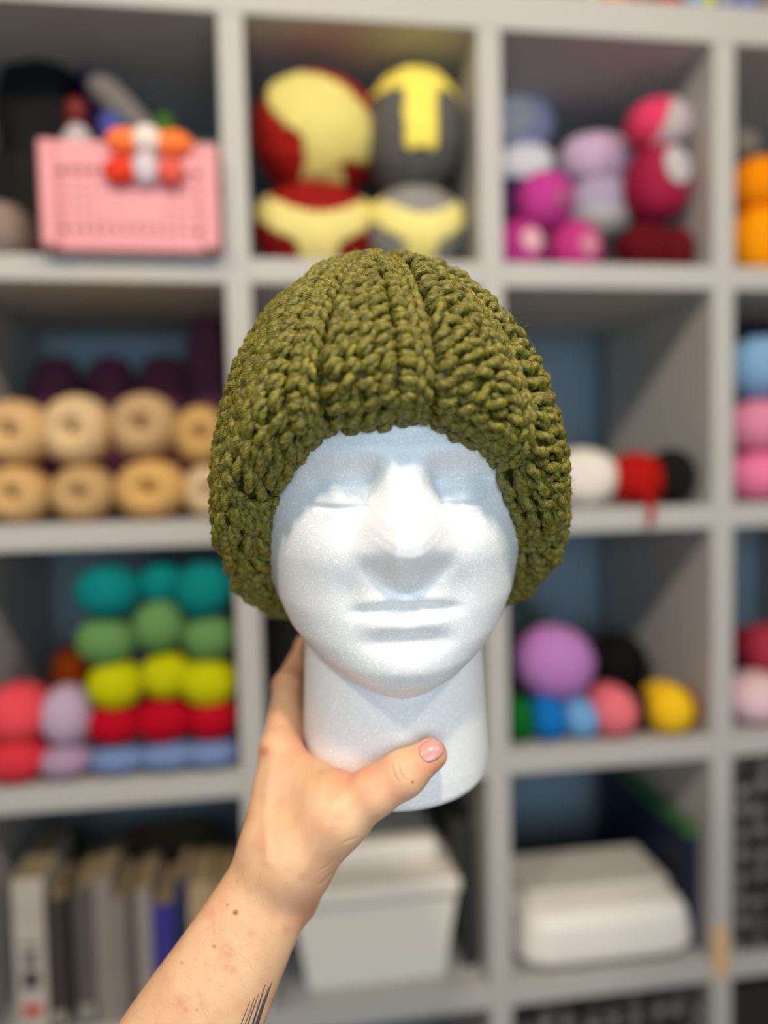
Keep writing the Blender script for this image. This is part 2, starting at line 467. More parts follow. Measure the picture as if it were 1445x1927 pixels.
yarn('yarn_ball', 'greyish lilac yarn ball on the board beside the coral red one', '#a58ca6', 128, 1438, 48, 46, 0.042, 'C', 'y', 1.2, 2.5, G9)
yarn('yarn_ball', 'pale lilac yarn ball on top of the greyish lilac one', '#b7a0b9', 128, 1344, 48, 56, 0.042, None, 'y', 1.2, 2.4, G9)
yarn('yarn_cone', 'burnt orange yarn cone at the back behind the pale lilac ball', '#a8480a', 136, 1330, 34, 118, 0.26, 'C', 'z', 1.0, 2.6)
# --- row three, second cube (behind the hand)
c0, s0 = px(530, 1300, 0.2)
b = MB(); b.box((0.5 * P, 0.2, SH['C'] + 0.14), (0.155, 0.15, 0.14), bev=0.02)
tag(fixn(b.build('storage_box', mat('black_fabric', '#0b0a0a', 0.9, noise=(30, 0.2)), None, (0.5 * P, 0.2, SH['C']))), 'black fabric storage box half hidden behind the hand and neck', 'box')
# --- row three, third cube
G10 = 'row of small yarn balls under the big orchid ball'
for (lab, hx, u, v, ru, rv, Y) in (
        ('dark green yarn ball on the board beside the second upright', '#04601f', 975, 1355, 30, 46, 0.048),
        ('strong blue yarn ball between the green and light blue balls', '#0a6db5', 1028, 1356, 36, 48, 0.048),
        ('light blue yarn ball between the strong blue and coral balls', '#6ba0cf', 1087, 1358, 36, 46, 0.048),
        ('coral pink yarn ball between the light blue and black balls', '#e0707a', 1148, 1343, 46, 54, 0.048),
        ('narrow black yarn ball between the coral and yellow balls', '#0c0b0d', 1199, 1343, 26, 48, 0.055),
        ('bright yellow yarn ball between the black and brown balls', '#eebf1e', 1252, 1338, 44, 54, 0.040),
        ('brown yarn ball on the board beside the third upright', '#8a5210', 1314, 1340, 30, 50, 0.045)):
    yarn('yarn_ball', lab, hx, u, v, ru, rv, Y, 'C', 'y', 1.3, 2.4, G10)
yarn('yarn_ball', 'big orchid purple yarn ball resting on the blue balls', '#b47bbb', 1042, 1246, 76, 70, 0.075, None, 'y', 1.0, 2.1)
yarn('yarn_ball', 'beige yarn ball behind the yellow ball at the back', '#8d7f6d', 1262, 1320, 44, 70, 0.27, 'C')
# potted plant and dark bundle at the back of that cube
c0, s0 = px(1010, 1250, 0.25)
pl = empty('potted_plant', (c0[0], 0.27, SH['C']))
tag(pl, 'leafy olive green plant behind the orchid ball in the third cube', 'plant')
b = MB()
th = np.linspace(0, 2 * np.pi, 24, endpoint=False)
prof = [(0.0, 0.0), (0.035, 0.0), (0.045, 0.08), (0.05, 0.048), (0.05, 0.10), (0.043, 0.10), (0.04, 0.07), (0.0, 0.07)]
V = np.array([[r * math.cos(t), r * math.sin(t), z] for r, z in prof for t in th])
b.add(V, grid_quads(len(prof), 24, True)); fixn(b.build('pot', mat('dark_pot', '#20211d', 0.6), pl, smooth=True))


def leaf(b, base, d, L, W, droop):
    d = np.array(d, float); d /= np.linalg.norm(d)
    side = np.cross(d, [0, 0, 1.0]); side /= np.linalg.norm(side) + 1e-9
    t = np.linspace(0, 1, 8)
    ce = np.array(base) + t[:, None] * d * L - (t ** 2)[:, None] * np.array([0, 0, droop * L])
    wd = W * np.sin(np.pi * np.clip(t, 0.03, 0.985)) ** 0.8
    up = np.cross(side, d)
    rows_ = [ce - side * wd[:, None] + up * wd[:, None] * 0.25, ce, ce + side * wd[:, None] + up * wd[:, None] * 0.25,
             ce + side * wd[:, None] + up * (wd[:, None] * 0.25 - 0.0012), ce - up * 0.0012, ce - side * wd[:, None] + up * (wd[:, None] * 0.25 - 0.0012)]
    V = np.stack(rows_, 1).reshape(-1, 3)
    b.add(V, grid_quads(8, 6, True))


for k in range(14):
    a = random.uniform(0, 6.28); b = MB()
    mm = mat('leaf_olive', '#5d6608', 0.5) if k % 3 else mat('leaf_green', '#2f6a10', 0.5)
    hgt = random.uniform(0.07, 0.16)
    if k < 6: a, hgt = random.uniform(2.2, 4.2), 0.20
    b.tube([(0, 0, 0.07), (0.01 * math.cos(a), 0.01 * math.sin(a), hgt)], 0.0018, 6)
    leaf(b, (0.01 * math.cos(a), 0.01 * math.sin(a), hgt), (0.55 * math.cos(a), 0.35 * math.sin(a), 0.7), 0.075, 0.02, 0.5)
    fixn(b.build('leaf', mm, pl, smooth=True))
c0, s0 = px(1150, 1300, 0.24)
yarn('yarn_ball', 'big black yarn ball at the back, right of the orchid ball', '#0c0b09', 1160, 1290, 58, 100, 0.22, 'C', sq=2.2)
b = MB()
for k in range(5):
    leaf(b, (0, 0, 0), (random.uniform(-1, 1), -0.4, 0.5), 0.035, 0.01, 0.4)
c1, s1 = px(1214, 1262, 0.2)
b2 = MB(); b2.tube([(0, 0, -(c1[2] - SH['C'])), (0.003, 0, -0.05), (0, 0, 0)], 0.0022, 6)
st = empty('leafy_sprig', (c1[0], 0.2, SH['C'])); tag(st, 'small green leafy sprig right of the black ball at the back', 'plant')
for bb, nm, hx in ((b, 'leaf', '#2f7a14'), (b2, 'stem', '#39511c')):
    o = fixn(bb.build(nm, mat('sprig_' + nm, hx, 0.5), st, smooth=True)); o.location = (0, 0, c1[2] - SH['C'])
# --- row three, fourth cube
G11 = 'red and pink balls at the right edge below'
yarn('yarn_ball', 'pale blush pink yarn ball on the board at right edge', '#e0bfc6', 1420, 1330, 62, 66, 0.055, 'C', group=G11)
yarn('yarn_ball', 'maroon red yarn ball behind the blush pink ball, at right edge', '#7d0b1d', 1400, 1290, 40, 110, 0.24, 'C', 'z', group=G11)
yarn('yarn_ball', 'rose red yarn ball at right edge above the blush pink ball', '#a53043', 1447, 1222, 54, 50, 0.10, None, group=G11)

# ------------------------------------------------------------------ row one, first cube: crate and what is in it
m_pink = mat('crate_pink', '#e0969c', 0.45, 0.4, noise=(10, 0.03))
pa, sc_ = px(75, 380, -0.03); pb, _ = px(434, 380, -0.03)
cx0, cx1 = pa[0], min(pb[0], -TH / 2 - 0.004)
cz0 = SH['A']; ch = px(250, 268, -0.03)[0][2] - cz0; cdp = 0.19
crate = empty('plastic_crate', ((cx0 + cx1) / 2, -0.03 + cdp / 2, cz0))
tag(crate, 'pink plastic lattice crate standing on the shelf board', 'crate')


def lattice(w, h):
    """panel in its own xz plane, centred in x, from z = 0: frame, two slot rows and a bar grid"""
    b = MB(); t = 0.004; fr = 0.022
    b.box((0, 0, fr / 2), (w / 2, t, fr / 2)); b.box((0, 0, h - fr * 0.8), (w / 2, t * 1.6, fr * 0.8))
    for s in (-1, 1): b.box((s * (w / 2 - fr / 2), 0, h / 2), (fr / 2, t * 1.2, h / 2))
    n = 14
    for k in range(1, n):
        x = -w / 2 + fr + (w - 2 * fr) * k / n
        b.box((x, 0, h / 2), (0.0042, t * 0.8, h / 2 - fr))
    for k in range(1, 7):
        z = fr + (h - 2.6 * fr) * k / 7
        b.box((0, 0, z), (w / 2 - fr, t * 0.7, 0.005))
    b.box((0, 0, h * 0.45), (w * 0.2, t * 1.1, h * 0.22))
    return b


W_ = cx1 - cx0
for (dx, dy, rz, wd) in ((0, -cdp / 2 + 0.006, 0, W_), (0, cdp / 2 - 0.006, 0, W_), (-W_ / 2 + 0.006, 0, math.pi / 2, cdp - 0.03), (W_ / 2 - 0.006, 0, math.pi / 2, cdp - 0.03)):
    o = fixn(lattice(wd, ch).build('side_panel', m_pink, crate)); o.location = (dx, dy, 0); o.rotation_euler = (0, 0, rz)
b = MB(); b.box((0, 0, 0.004), (W_ / 2 - 0.012, cdp / 2 - 0.012, 0.004)); fixn(b.build('bottom_panel', m_pink, crate))
for s in (-1, 1):
    b = MB(); b.box((s * (W_ / 2 - 0.012), -cdp / 2 - 0.0, ch / 2), (0.012, 0.006, ch / 2), bev=0.004)
    fixn(b.build('corner_post', m_pink, crate))


def blob(b, c, r, n=20, e=1.0):
    t = np.linspace(0, np.pi, n); p = np.linspace(0, 2 * np.pi, 2 * n, endpoint=False)
    sg = lambda x: np.sign(x) * np.abs(x) ** e
    V = np.stack([np.outer(sg(np.sin(t)), sg(np.cos(p))), np.outer(sg(np.sin(t)), sg(np.sin(p))), np.outer(sg(np.cos(t)), np.ones(2 * n))], -1)
    b.add(V.reshape(-1, 3) * np.array(r) + np.array(c), grid_quads(n, 2 * n, True))


c0, s0 = px(277, 268, -0.035)
toy = empty('striped_toy', (c0[0], -0.035, c0[2])); tag(toy, 'orange and white striped soft toy hanging over the pink crate rim', 'toy')
for nm, hx, pcs in (('body', '#ff7d3a', (((-0.030, 0, 0.0), (0.024, 0.018, 0.017)), ((0.034, 0, -0.001), (0.026, 0.018, 0.017)))),
                    ('stripe', '#e9dcd2', (((0.0, -0.002, 0.001), (0.021, 0.021, 0.020)),)),
                    ('foot', '#d8391b', (((-0.037, -0.004, -0.040), (0.021, 0.013, 0.018)),)),
                    ('foot', '#d85a4a', (((0.030, -0.004, -0.040), (0.018, 0.013, 0.018)),)),
                    ('bib', '#cfc4cf', (((-0.003, -0.003, -0.036), (0.017, 0.014, 0.022)),))):
    b = MB()
    for c, r in pcs: blob(b, c, r)
    if nm == 'foot':
        b.tube([np.array(pcs[0][0]) + (0, 0.006, 0), np.array(pcs[0][0]) * (0.9, 0, 0) + (0, 0.006, -0.006)], 0.009, 8)
    fixn(b.build(nm, mat('toy_' + hx[1:], hx, 0.8, bump=(200, 0.4)), toy, smooth=True))


def lathe(b, prof, n=24, off=(0, 0, 0)):
    th = np.linspace(0, 2 * np.pi, n, endpoint=False)
    V = np.array([[r * math.cos(t), r * math.sin(t), z] for r, z in prof for t in th]) + np.array(off)
    b.add(V, grid_quads(len(prof), n, True))


c0, s0 = px(146, 246, 0.03)
bt = empty('bottle', (c0[0], 0.03, cz0 + 0.008)); tag(bt, 'small white bottle with dark red cap standing in the pink crate', 'bottle')
hb = px(146, 235, 0.03)[0][2] - cz0 - 0.008
b = MB(); lathe(b, [(0, 0), (0.02, 0), (0.022, 0.004), (0.022, hb - 0.02), (0.012, hb - 0.004), (0.012, hb), (0, hb)]); fixn(b.build('body', mat('bottle_white', '#b8b0b0', 0.4), bt, smooth=True))
b = MB(); lathe(b, [(0, hb - 0.002), (0.015, hb - 0.002), (0.015, hb + 0.028), (0.012, hb + 0.032), (0, hb + 0.032)]); fixn(b.build('cap', mat('cap_red', '#6d1a1a', 0.4), bt, smooth=True))
yarn('yarn_ball', 'purple and blue yarn ball showing above the pink crate rim', '#51509c', 212, 243, 26, 30, 0.06, None, patch=lambda x, y, z: x > .35, patch_hex='#2c5a8c')
yarn('yarn_ball', 'small green yarn ball in the pink crate by the toy', '#3f6b1e', 310, 240, 20, 24, 0.08, None)
c0, s0 = px(230, 200, 0.12)
o = yarn('fabric_roll', 'grey rolled fabric leaning out of the pink crate', '#7b7472', 230, 205, 28, 78, 0.13, None, 'z', 1.0, 3.5, cat='fabric', tilt=-0.75)
o = yarn('yarn_cone', 'dark indigo yarn cone behind the rolled fabric, touching the black bag', '#231a4a', 178, 180, 22, 70, 0.19, None, 'z', 1.0, 3.0, tilt=-0.2)
c0, s0 = px(388, 262, 0.10)
b = MB(); b.box((c0[0], 0.10, cz0 + 0.095), (0.024, 0.05, 0.085), bev=0.006)
tag(fixn(b.build('card_box', mat('card_grey', '#8f8a78', 0.7), None, (c0[0], 0.10, cz0 + 0.008))), 'small greenish grey box in the crate corner beside the upright', 'box')
# black bag beside the crate
bx1 = px(158, 150, 0.2)[0][0]; bx0 = xs[1] + TH / 2 + 0.003; bgw = (bx1 - bx0) / 2
bag = empty('fabric_bag', ((bx0 + bx1) / 2, 0.252, cz0)); tag(bag, 'large black fabric bag standing left behind the pink crate', 'bag')
b = MB()
t = np.linspace(0, np.pi, 40); p = np.linspace(0, 2 * np.pi, 60, endpoint=False)
sg = lambda x, e: np.sign(x) * np.abs(x) ** e
hh = (px(60, 66, 0.25)[0][2] - cz0) / 2
V = np.stack([np.outer(sg(np.sin(t), .7), sg(np.cos(p), .6)) * (bgw - 0.004), np.outer(sg(np.sin(t), .7), sg(np.sin(p), .6)) * 0.10, np.outer(sg(np.cos(t), .6), np.ones(60)) * hh + hh], -1)
V[..., 0] += 0.004 * np.sin(V[..., 2] * 22) * 0.4; V[..., 1] += 0.006 * np.sin(V[..., 0] * 60 + V[..., 2] * 30)
b.add(V.reshape(-1, 3), grid_quads(40, 60, True)); fixn(b.build('body', mat('bag_black', '#0b0b0a', 0.85, noise=(20, 0.3), bump=(80, 0.4)), bag, smooth=True))
b = MB(); tt = np.linspace(0, np.pi, 16)
b.tube([(0.04 * math.cos(a), -0.03, 2 * hh - 0.012 + 0.03 * math.sin(a)) for a in tt], 0.006, 8); fixn(b.build('handle', mat('strap_black', '#101010', 0.8), bag, smooth=True))
b = MB(); b.box((0, -0.1, hh * 0.55), (0.07, 0.014, hh * 0.38), bev=0.012); fixn(b.build('pocket', mat('bag_pocket', '#171612', 0.85, bump=(80, 0.3)), bag))
c0, s0 = px(0, 440, 0.06)
b = MB(); blob(b, (0, 0, 0.042), (0.045, 0.05, 0.042), e=0.8)
o = fixn(b.build('pouch', mat('pouch_taupe', '#8a776c', 0.8, bump=(80, 0.3)), smooth=True)); o.location = (xs[1] + TH / 2 + 0.047, 0.06, cz0)
tag(o, 'taupe fabric pouch at the left edge in front of the black bag', 'pouch')

# ------------------------------------------------------------------ row four, first cube: books
G12 = 'books and magazines on the lower shelf'
zD = SH['D']


def book(label, u0, u1, vtop, hexc, Y=0.02, dp=0.13, page='#8f7f60', marks=(), lean=0.0):
    a, s = px((u0 + u1) / 2, vtop, Y)
    wv = (u1 - u0) / 2 * s; h = a[2] - zD
    bk = empty('book', (a[0], Y + dp / 2, zD)); tag(bk, label, 'book', G12)
    m1 = mat('cover_' + hexc[1:], hexc, 0.5, 0.3, noise=(14, 0.1))
    b = MB()
    b.box((0, -dp / 2 + 0.001, h / 2), (wv, 0.0012, h / 2), bev=0.0004)
    for s_ in (-1, 1): b.box((s_ * (wv - 0.001), 0, h / 2), (0.001, dp / 2, h / 2), bev=0.0003)
    fixn(b.build('cover', m1, bk))
    b = MB(); b.box((0, 0.001, h / 2), (wv - 0.0022, dp / 2 - 0.004, h / 2 - 0.003), bev=0.0004)
    fixn(b.build('pages', mat('pages_' + page[1:], page, 0.9), bk))
    for (f0, f1, fw, hx) in marks:
        b = MB(); b.box((0, -dp / 2 - 0.0005, h * (f0 + f1) / 2), (wv * fw, 0.0004, h * (f1 - f0) / 2), bev=0.0001)
        fixn(b.build('spine_mark', mat('mark_' + hx[1:], hx, 0.6), bk))
    return bk


book('tall pale grey binder with dark spine print and red spot, leftmost book', 22, 78, 1655, '#b9b1a7', 0.015, 0.16, marks=((0.30, 0.42, .55, '#4a4644'), (0.46, 0.53, .45, '#504b48'), (0.57, 0.60, .6, '#7d7670'), (0.12, 0.2, .6, '#c0514a')))
book('dark charcoal book right of the pale grey binder', 84, 121, 1692, '#3b3633', 0.02, 0.13, marks=((0.05, 0.14, .7, '#9a968a'),))
book('narrow black book between charcoal and dark grey books', 122, 134, 1660, '#0d0c0c', 0.05)
book('dark grey book with pale label at the foot', 135, 172, 1668, '#55504d', 0.02, marks=((0.05, 0.16, .7, '#8f8b80'),))
book('taupe grey book with cream rounded top, third light spine', 174, 208, 1652, '#857d75', 0.02)
book('plain mid grey book left of the pale mauve one', 210, 236, 1690, '#7c746d', 0.02)
book('slim dark taupe book between two grey ones', 238, 252, 1690, '#57504b', 0.03)
book('pale mauve grey book beside the violet blue book', 254, 282, 1672, '#8d857f', 0.02)
book('violet blue book with cream page top', 284, 326, 1702, '#35307e', 0.02)
book('tall navy book right of the violet blue one', 328, 352, 1656, '#17284a', 0.02)
book('cream tan magazine partly hidden by the forearm', 354, 398, 1662, '#a58f6c', 0.02)
book('sand coloured magazine hidden mostly behind the forearm', 400, 440, 1668, '#8d8064', 0.02)
# tan bundle lying behind above, olive one at the left
for (lab, u, v, ru, rv, hx, Y) in (('tan folded fabric stack lying on the books at the back', 318, 1630, 90, 48, '#86704a', 0.26),
                                   ('olive yellow folded fabric at the back left above the binder', 78, 1632, 26, 46, '#6a5e34', 0.3)):
    c0, s0 = px(u, v, Y)
    b = MB(); n = 5; hz = rv * s0
    zt = c0[2] + hz
    full = zt - zD
    n = 7
    for k in range(n):
        b.box((random.uniform(-.003, .003), 0, full * (k + 0.5) / n), (ru * s0 * random.uniform(0.93, 1), 0.05, full / n / 2), bev=full / n / 2 * 0.8)
    o = fixn(b.build('folded_fabric', mat('fabric_' + hx[1:], hx, 0.9, noise=(25, 0.2)), None)); o.location = (max(c0[0], xs[1] + TH / 2 + ru * s0 + 0.004), Y + 0.03, zD)
    tag(o, lab, 'fabric')

# --- row four, second cube: lidded bin, dark folder
c0, s0 = px(703, 1780, 0.05)
bl, _ = px(552, 1780, 0.04); br, _ = px(862, 1780, 0.04)
bxm, bw = (bl[0] + br[0]) / 2, (br[0] - bl[0]) / 2
bh = px(700, 1692, 0.04)[0][2] - zD
bin_ = empty('storage_bin', (bxm, 0.04 + 0.14, zD)); tag(bin_, 'light grey plastic storage bin with white lid behind the forearm', 'bin')
b = MB()
prof = []
for (zz, k) in ((0.0, 0.80), (0.004, 0.83), (bh, 1.0)):
    prof.append([(sx * bw * k, sy * 0.14 * (0.9 + 0.1 * k), zz) for sx, sy in ((-1, -1), (1, -1), (1, 1), (-1, 1))])
V = np.array(prof).reshape(-1, 3); b.add(V, np.vstack([grid_quads(3, 4, True), [[3, 2, 1, 0]], [[8, 9, 10, 11]]])); fixn(b.build('tub', mat('bin_grey', '#e6e0d5', 0.5), bin_))
b = MB(); b.box((0, -0.004, bh + 0.013), (bw * 1.03, 0.15, 0.013), bev=0.006); b.box((0, 0.02, bh + 0.04), (bw * 0.9, 0.11, 0.018), bev=0.012); fixn(b.build('lid', mat('bin_lid', '#e6e0d6', 0.5), bin_))
c0, s0 = px(893, 1700, 0.12)
b = MB(); b.box((0, 0, 0.12), (0.012, 0.12, 0.12), rot=rotm('Y', -0.06), bev=0.004)
o = fixn(b.build('folder', mat('folder_dark', '#2c2f2b', 0.6), None)); o.location = (P - TH / 2 - 0.024, 0.17, zD + 0.001); tag(o, 'dark folder standing between the lidded bin and the upright', 'folder')

# --- row four, third cube: rounded white machine, leaning box
ml, _ = px(962, 1760, 0.03); mr, _ = px(1312, 1760, 0.03)
mxm, mw = (ml[0] + mr[0]) / 2, (mr[0] - ml[0]) / 2
mh = px(1100, 1700, 0.03)[0][2] - zD
mach = empty('craft_machine', (mxm, 0.103, zD)); tag(mach, 'white rounded craft cutting machine lying on the lower shelf', 'machine')
b = MB(); n = 24
t = np.linspace(0, np.pi, 32); p = np.linspace(0, 2 * np.pi, 64, endpoint=False)
hm = mh / 2 * 0.97
V = np.stack([np.outer(sg(np.sin(t), .35), sg(np.cos(p), .30)) * mw * 0.985, np.outer(sg(np.sin(t), .35), sg(np.sin(p), .4)) * 0.105, np.outer(sg(np.cos(t), .45), np.ones(64)) * hm + hm + 0.006], -1)
V[..., 0] += 0.03 * (V[..., 2] / (2 * hm)) * -(V[..., 0] / mw) * 0.6
b.add(V.reshape(-1, 3), grid_quads(32, 64, True)); fixn(b.build('housing', mat('machine_white', '#f0ebe4', 0.4, 0.4), mach, smooth=True))
b = MB(); b.box((0, 0.02, 2 * hm + 0.008), (mw * 0.8, 0.06, 0.004), bev=0.002); fixn(b.build('lid', mat('machine_lid', '#c9c5bd', 0.4), mach))
for sx in (-1, 1):
    b = MB(); lathe(b, [(0, 0), (0.012, 0), (0.012, 0.012), (0, 0.012)], 16, (sx * mw * 0.75, -0.05, 0)); fixn(b.build('foot', mat('rubber_black', '#1a1a1a', 0.8), mach))
c0, s0 = px(1245, 1560, 0.2)
b = MB(); b.box((0, 0, 0.15), (0.012, 0.14, 0.15), bev=0.002)
hb2 = px(1318, 1548, 0.05)[0][2] - zD
lb = empty('flat_box', (2 * P - TH / 2 - 0.013, 0.20, zD)); tag(lb, 'dark navy and green flat box standing against the third upright', 'box')
b = MB(); b.box((0, 0, hb2 / 2 - 0.008), (0.011, 0.165, hb2 / 2 - 0.008), bev=0.002); fixn(b.build('carton', mat('carton_navy', '#141b38', 0.5, noise=(18, 0.5)), lb))
b = MB(); b.box((0, 0, hb2 - 0.008), (0.0115, 0.166, 0.008), bev=0.001); fixn(b.build('green_edge', mat('carton_green', '#3a6b3c', 0.5), lb))


# --- patterned boxes
def patterned(label, x0, x1, Y, z0, h, dp):
    m = MATS.get('patterned_card')
    if not m:
        m = mat('patterned_card', '#2a2a2b', 0.5)
        nt = m.node_tree; bs = nt.nodes['Principled BSDF']; tc = nt.nodes.new('ShaderNodeTexCoord')
        vo = nt.nodes.new('ShaderNodeTexVoronoi'); vo.inputs['Scale'].default_value = 26; vo.inputs['Randomness'].default_value = 0.35
        cr = nt.nodes.new('ShaderNodeValToRGB'); cr.color_ramp.interpolation = 'CONSTANT'
        cr.color_ramp.elements[0].color = (*lin('#8b8a8c'), 1); cr.color_ramp.elements[1].color = (*lin('#0f0f10'), 1)
        e = cr.color_ramp.elements.new(0.18); e.color = (*lin('#4a4a4c'), 1)
        cr.color_ramp.elements[-1].position = 0.46
        nt.links.new(tc.outputs['Object'], vo.inputs['Vector']); nt.links.new(vo.outputs['Distance'], cr.inputs['Fac']); nt.links.new(cr.outputs['Color'], bs.inputs['Base Color'])
    bx = empty('patterned_box', ((x0 + x1) / 2, Y + dp / 2, z0)); tag(bx, label, 'box')
    b = MB(); b.box((0, 0, h * 0.4), ((x1 - x0) / 2 - 0.003, dp / 2 - 0.003, h * 0.4), bev=0.002); fixn(b.build('body', m, bx))
    b = MB(); b.box((0, 0, h * 0.89), ((x1 - x0) / 2, dp / 2, h * 0.11), bev=0.002); fixn(b.build('lid', m, bx))


patterned('black and grey floral patterned box at right edge on the lower shelf', 2 * P + TH / 2 + 0.006, 3 * P - TH / 2 - 0.006, 0.01, zD, px(1420, 1432, 0.01)[0][2] - zD, 0.3)
patterned('black and grey floral patterned box on the bottom shelf under the white machine', P + TH / 2 + 0.008, 2 * P - TH / 2 - 0.006, 0.02, SH['E'], px(1150, 1888, 0.02)[0][2] - SH['E'], 0.3)
b = MB(); b.box((0, 0, 0.15), (0.155, 0.15, 0.15), bev=0.006)
o = fixn(b.build('storage_box', mat('charcoal_card', '#2a2724', 0.8), None)); o.location = (2.5 * P, 0.18, SH['E']); tag(o, 'plain charcoal storage box in the bottom right corner of the photo', 'box')

# ------------------------------------------------------------------ things on top of the shelf
G13 = 'colourful spools standing on top of the shelf'
zT = SH['T']
for (lab, u0, u1, hx, hh_) in (('tan thread spool on the shelf top, leftmost one in view', 1075, 1098, '#b79a6a', 0.07),
                          ('pale yellow thread spool right of the tan one on the shelf top', 1102, 1126, '#d8cc90', 0.07),
                          ('wide orange thread spool on the shelf top', 1130, 1185, '#f07a3c', 0.07),
                          ('brown thread spool right of the orange one on the shelf top', 1189, 1226, '#9a5a34', 0.07),
                          ('red thread spool on the shelf top', 1230, 1284, '#b03020', 0.075),
                          ('light blue thread spool right of the red one on the shelf top', 1290, 1318, '#8fa8d0', 0.07),
                          ('lime yellow thread spool on the shelf top', 1322, 1344, '#c9d070', 0.07),
                          ('grey blue thread spool on the shelf top', 1348, 1382, '#8d90a8', 0.07),
                          ('lavender blue thread spool on the shelf top', 1386, 1420, '#7f82b4', 0.07),
                          ('taupe thread spool on the shelf top at right edge', 1424, 1450, '#8d8078', 0.07)):
    a, s = px((u0 + u1) / 2, 5, 0.03)
    r = (u1 - u0) / 2 * s * 0.98
    sp = empty('thread_spool', (a[0], 0.03, zT)); tag(sp, lab, 'spool', G13)
    b = MB(); lathe(b, [(0, 0.004), (r * 0.9, 0.004), (r, 0.012), (r, hh_ - 0.012), (r * 0.9, hh_ - 0.004), (0, hh_ - 0.004)], 24); fixn(b.build('thread', yarn_mat(hx), sp, smooth=True))
    b = MB(); lathe(b, [(0, 0), (r, 0), (r, 0.004), (0, 0.004)], 24); lathe(b, [(0, hh_ - 0.004), (r * 0.8, hh_ - 0.004), (r * 0.8, hh_), (0, hh_)], 24); fixn(b.build('rim', mat('spool_white', '#d8d4cc', 0.5), sp))

# ------------------------------------------------------------------ foam head
HT = math.radians(10.0)                          # leans forward
HR = math.radians(-1.3); HY = math.radians(4.5)
HO = pc(736, 1000, 0.50)


def head_frame(Pl):
    """local (x right, fr towards the viewer, z up) -> camera space"""
    x, fr, z = Pl[..., 0], Pl[..., 1], Pl[..., 2]
    x, fr = x * math.cos(HY) + fr * math.sin(HY), -x * math.sin(HY) + fr * math.cos(HY)
    upc = z * math.cos(HT) - fr * math.sin(HT); tw = z * math.sin(HT) + fr * math.cos(HT)
    x, upc = x * math.cos(HR) + upc * math.sin(HR), -x * math.sin(HR) + upc * math.cos(HR)
    return np.stack([HO[0] + x, HO[1] + upc, HO[2] - tw], -1)


zt_ = np.array([-.0915, -.0875, -.0820, -.074, -.063, -.05, -.03, 0, .03, .06, .09, .12, .14, .15, .155])
wt_ = np.array([.003, .016, .031, .0450, .0575, .0678, .0760, .0815, .0830, .081, .074, .058, .038, .022, .002])
Ft_ = np.array([.045, .063, .0755, .083, .0865, .087, .0875, .088, .087, .088, .083, .064, .042, .024, .002])
Bt_ = np.array([.05, .05, .05, .052, .055, .06, .075, .09, .10, .105, .098, .075, .048, .028, .002])


def smooth_interp(x, xp, fp, it=2):
    y = np.interp(x, xp, fp); k = np.array([1, 2, 3, 2, 1.]) / 9
    for _ in range(it * 3):
        yp = np.concatenate([[y[0]] * 2, y, [y[-1]] * 2]); y = np.convolve(yp, k, 'valid')
    return y


nz, nph = 520, 560
zz = np.linspace(-0.1656, 0.155, nz)
ph = np.linspace(-np.pi, np.pi, nph, endpoint=False)
# more columns near the front
ph = ph - 0.45 * np.sin(ph)
wz = smooth_interp(zz, zt_, wt_); Fz = smooth_interp(zz, zt_, Ft_); Bz = smooth_interp(zz, zt_, Bt_)
below = zz < -0.0915
PHI, ZZ = np.meshgrid(ph, zz)
WZ, FZ, BZ = wz[:, None], Fz[:, None], Bz[:, None]
DZ = np.where(np.cos(PHI) > 0, FZ, BZ)
nn = 2.25
rf = ((np.abs(np.sin(PHI)) / WZ) ** nn + (np.abs(np.cos(PHI)) / DZ) ** nn) ** (-1 / nn)
rf = np.where(below[:, None], 0.0, rf)
# neck, a slightly flaring column behind the chin
nr = np.interp(zz, [-.1656, -.150, -.12, -.08, -.03, 0.02, .06], [.0625, .0628, .0612, .0592, .0585, .058, .05])
base_round = np.clip((zz + 0.1656) / 0.007, 0, 1)
nr = nr - 0.006 * (1 - np.sqrt(1 - (1 - base_round) ** 2))
cfr = -0.004
sn, cs = np.sin(PHI), np.cos(PHI)
NR = nr[:, None]
rn = cfr * cs + np.sqrt(np.maximum(NR ** 2 - (cfr * sn) ** 2, 1e-8))
rn = np.where(ZZ > 0.05, 0, rn)
k = 0.0100
hmx = np.clip(0.5 + 0.5 * (rf - rn) / k, 0, 1)
rr = rn + (rf - rn) * hmx + k * hmx * (1 - hmx)
# facial relief (x across the face, z up)
front = cs > 0
X = np.where(front, rr * sn, 9.0)
G = lambda x0, z0, sx, sz: np.exp(-((X - x0) / sx) ** 2 - ((ZZ - z0) / sz) ** 2)
D = np.zeros_like(rr)
# nose
zn = ZZ - 0.013 * smst(0.001, 0.027, np.abs(X))
pz = np.interp(zn, [-.0165, -.0125, -.008, -.003, .002, .007, .013, .022, .032, .042, .050, .057], [0, .0022, .0062, .0106, .0150, .0183, .0192, .0174, .0126, .0076, .0030, 0])
wn = np.interp(zz, [-.01, .0, .008, .02, .04, .055], [.029, .0298, .0292, .0258, .0198, .0150])
q = np.clip(np.abs(X) / wn[:, None], 0, 1)
hw = np.interp(zz, [0, .02, .05], [.0058, .0050, .0042])[:, None]
q2 = np.clip((np.abs(X) - hw) / (wn[:, None] - hw), 0, 1)
q2 = np.where(np.abs(X) < hw, 0, q2)
lf = (1 - smst(0, 1, q2 * 0.5 + 0.5) * 2 + 1) * 0.5 * 0.25 + (1 - q2) ** 1.05 * 0.75
lf = np.where(q2 >= 1, 0, lf)
D += pz * lf * 1.10
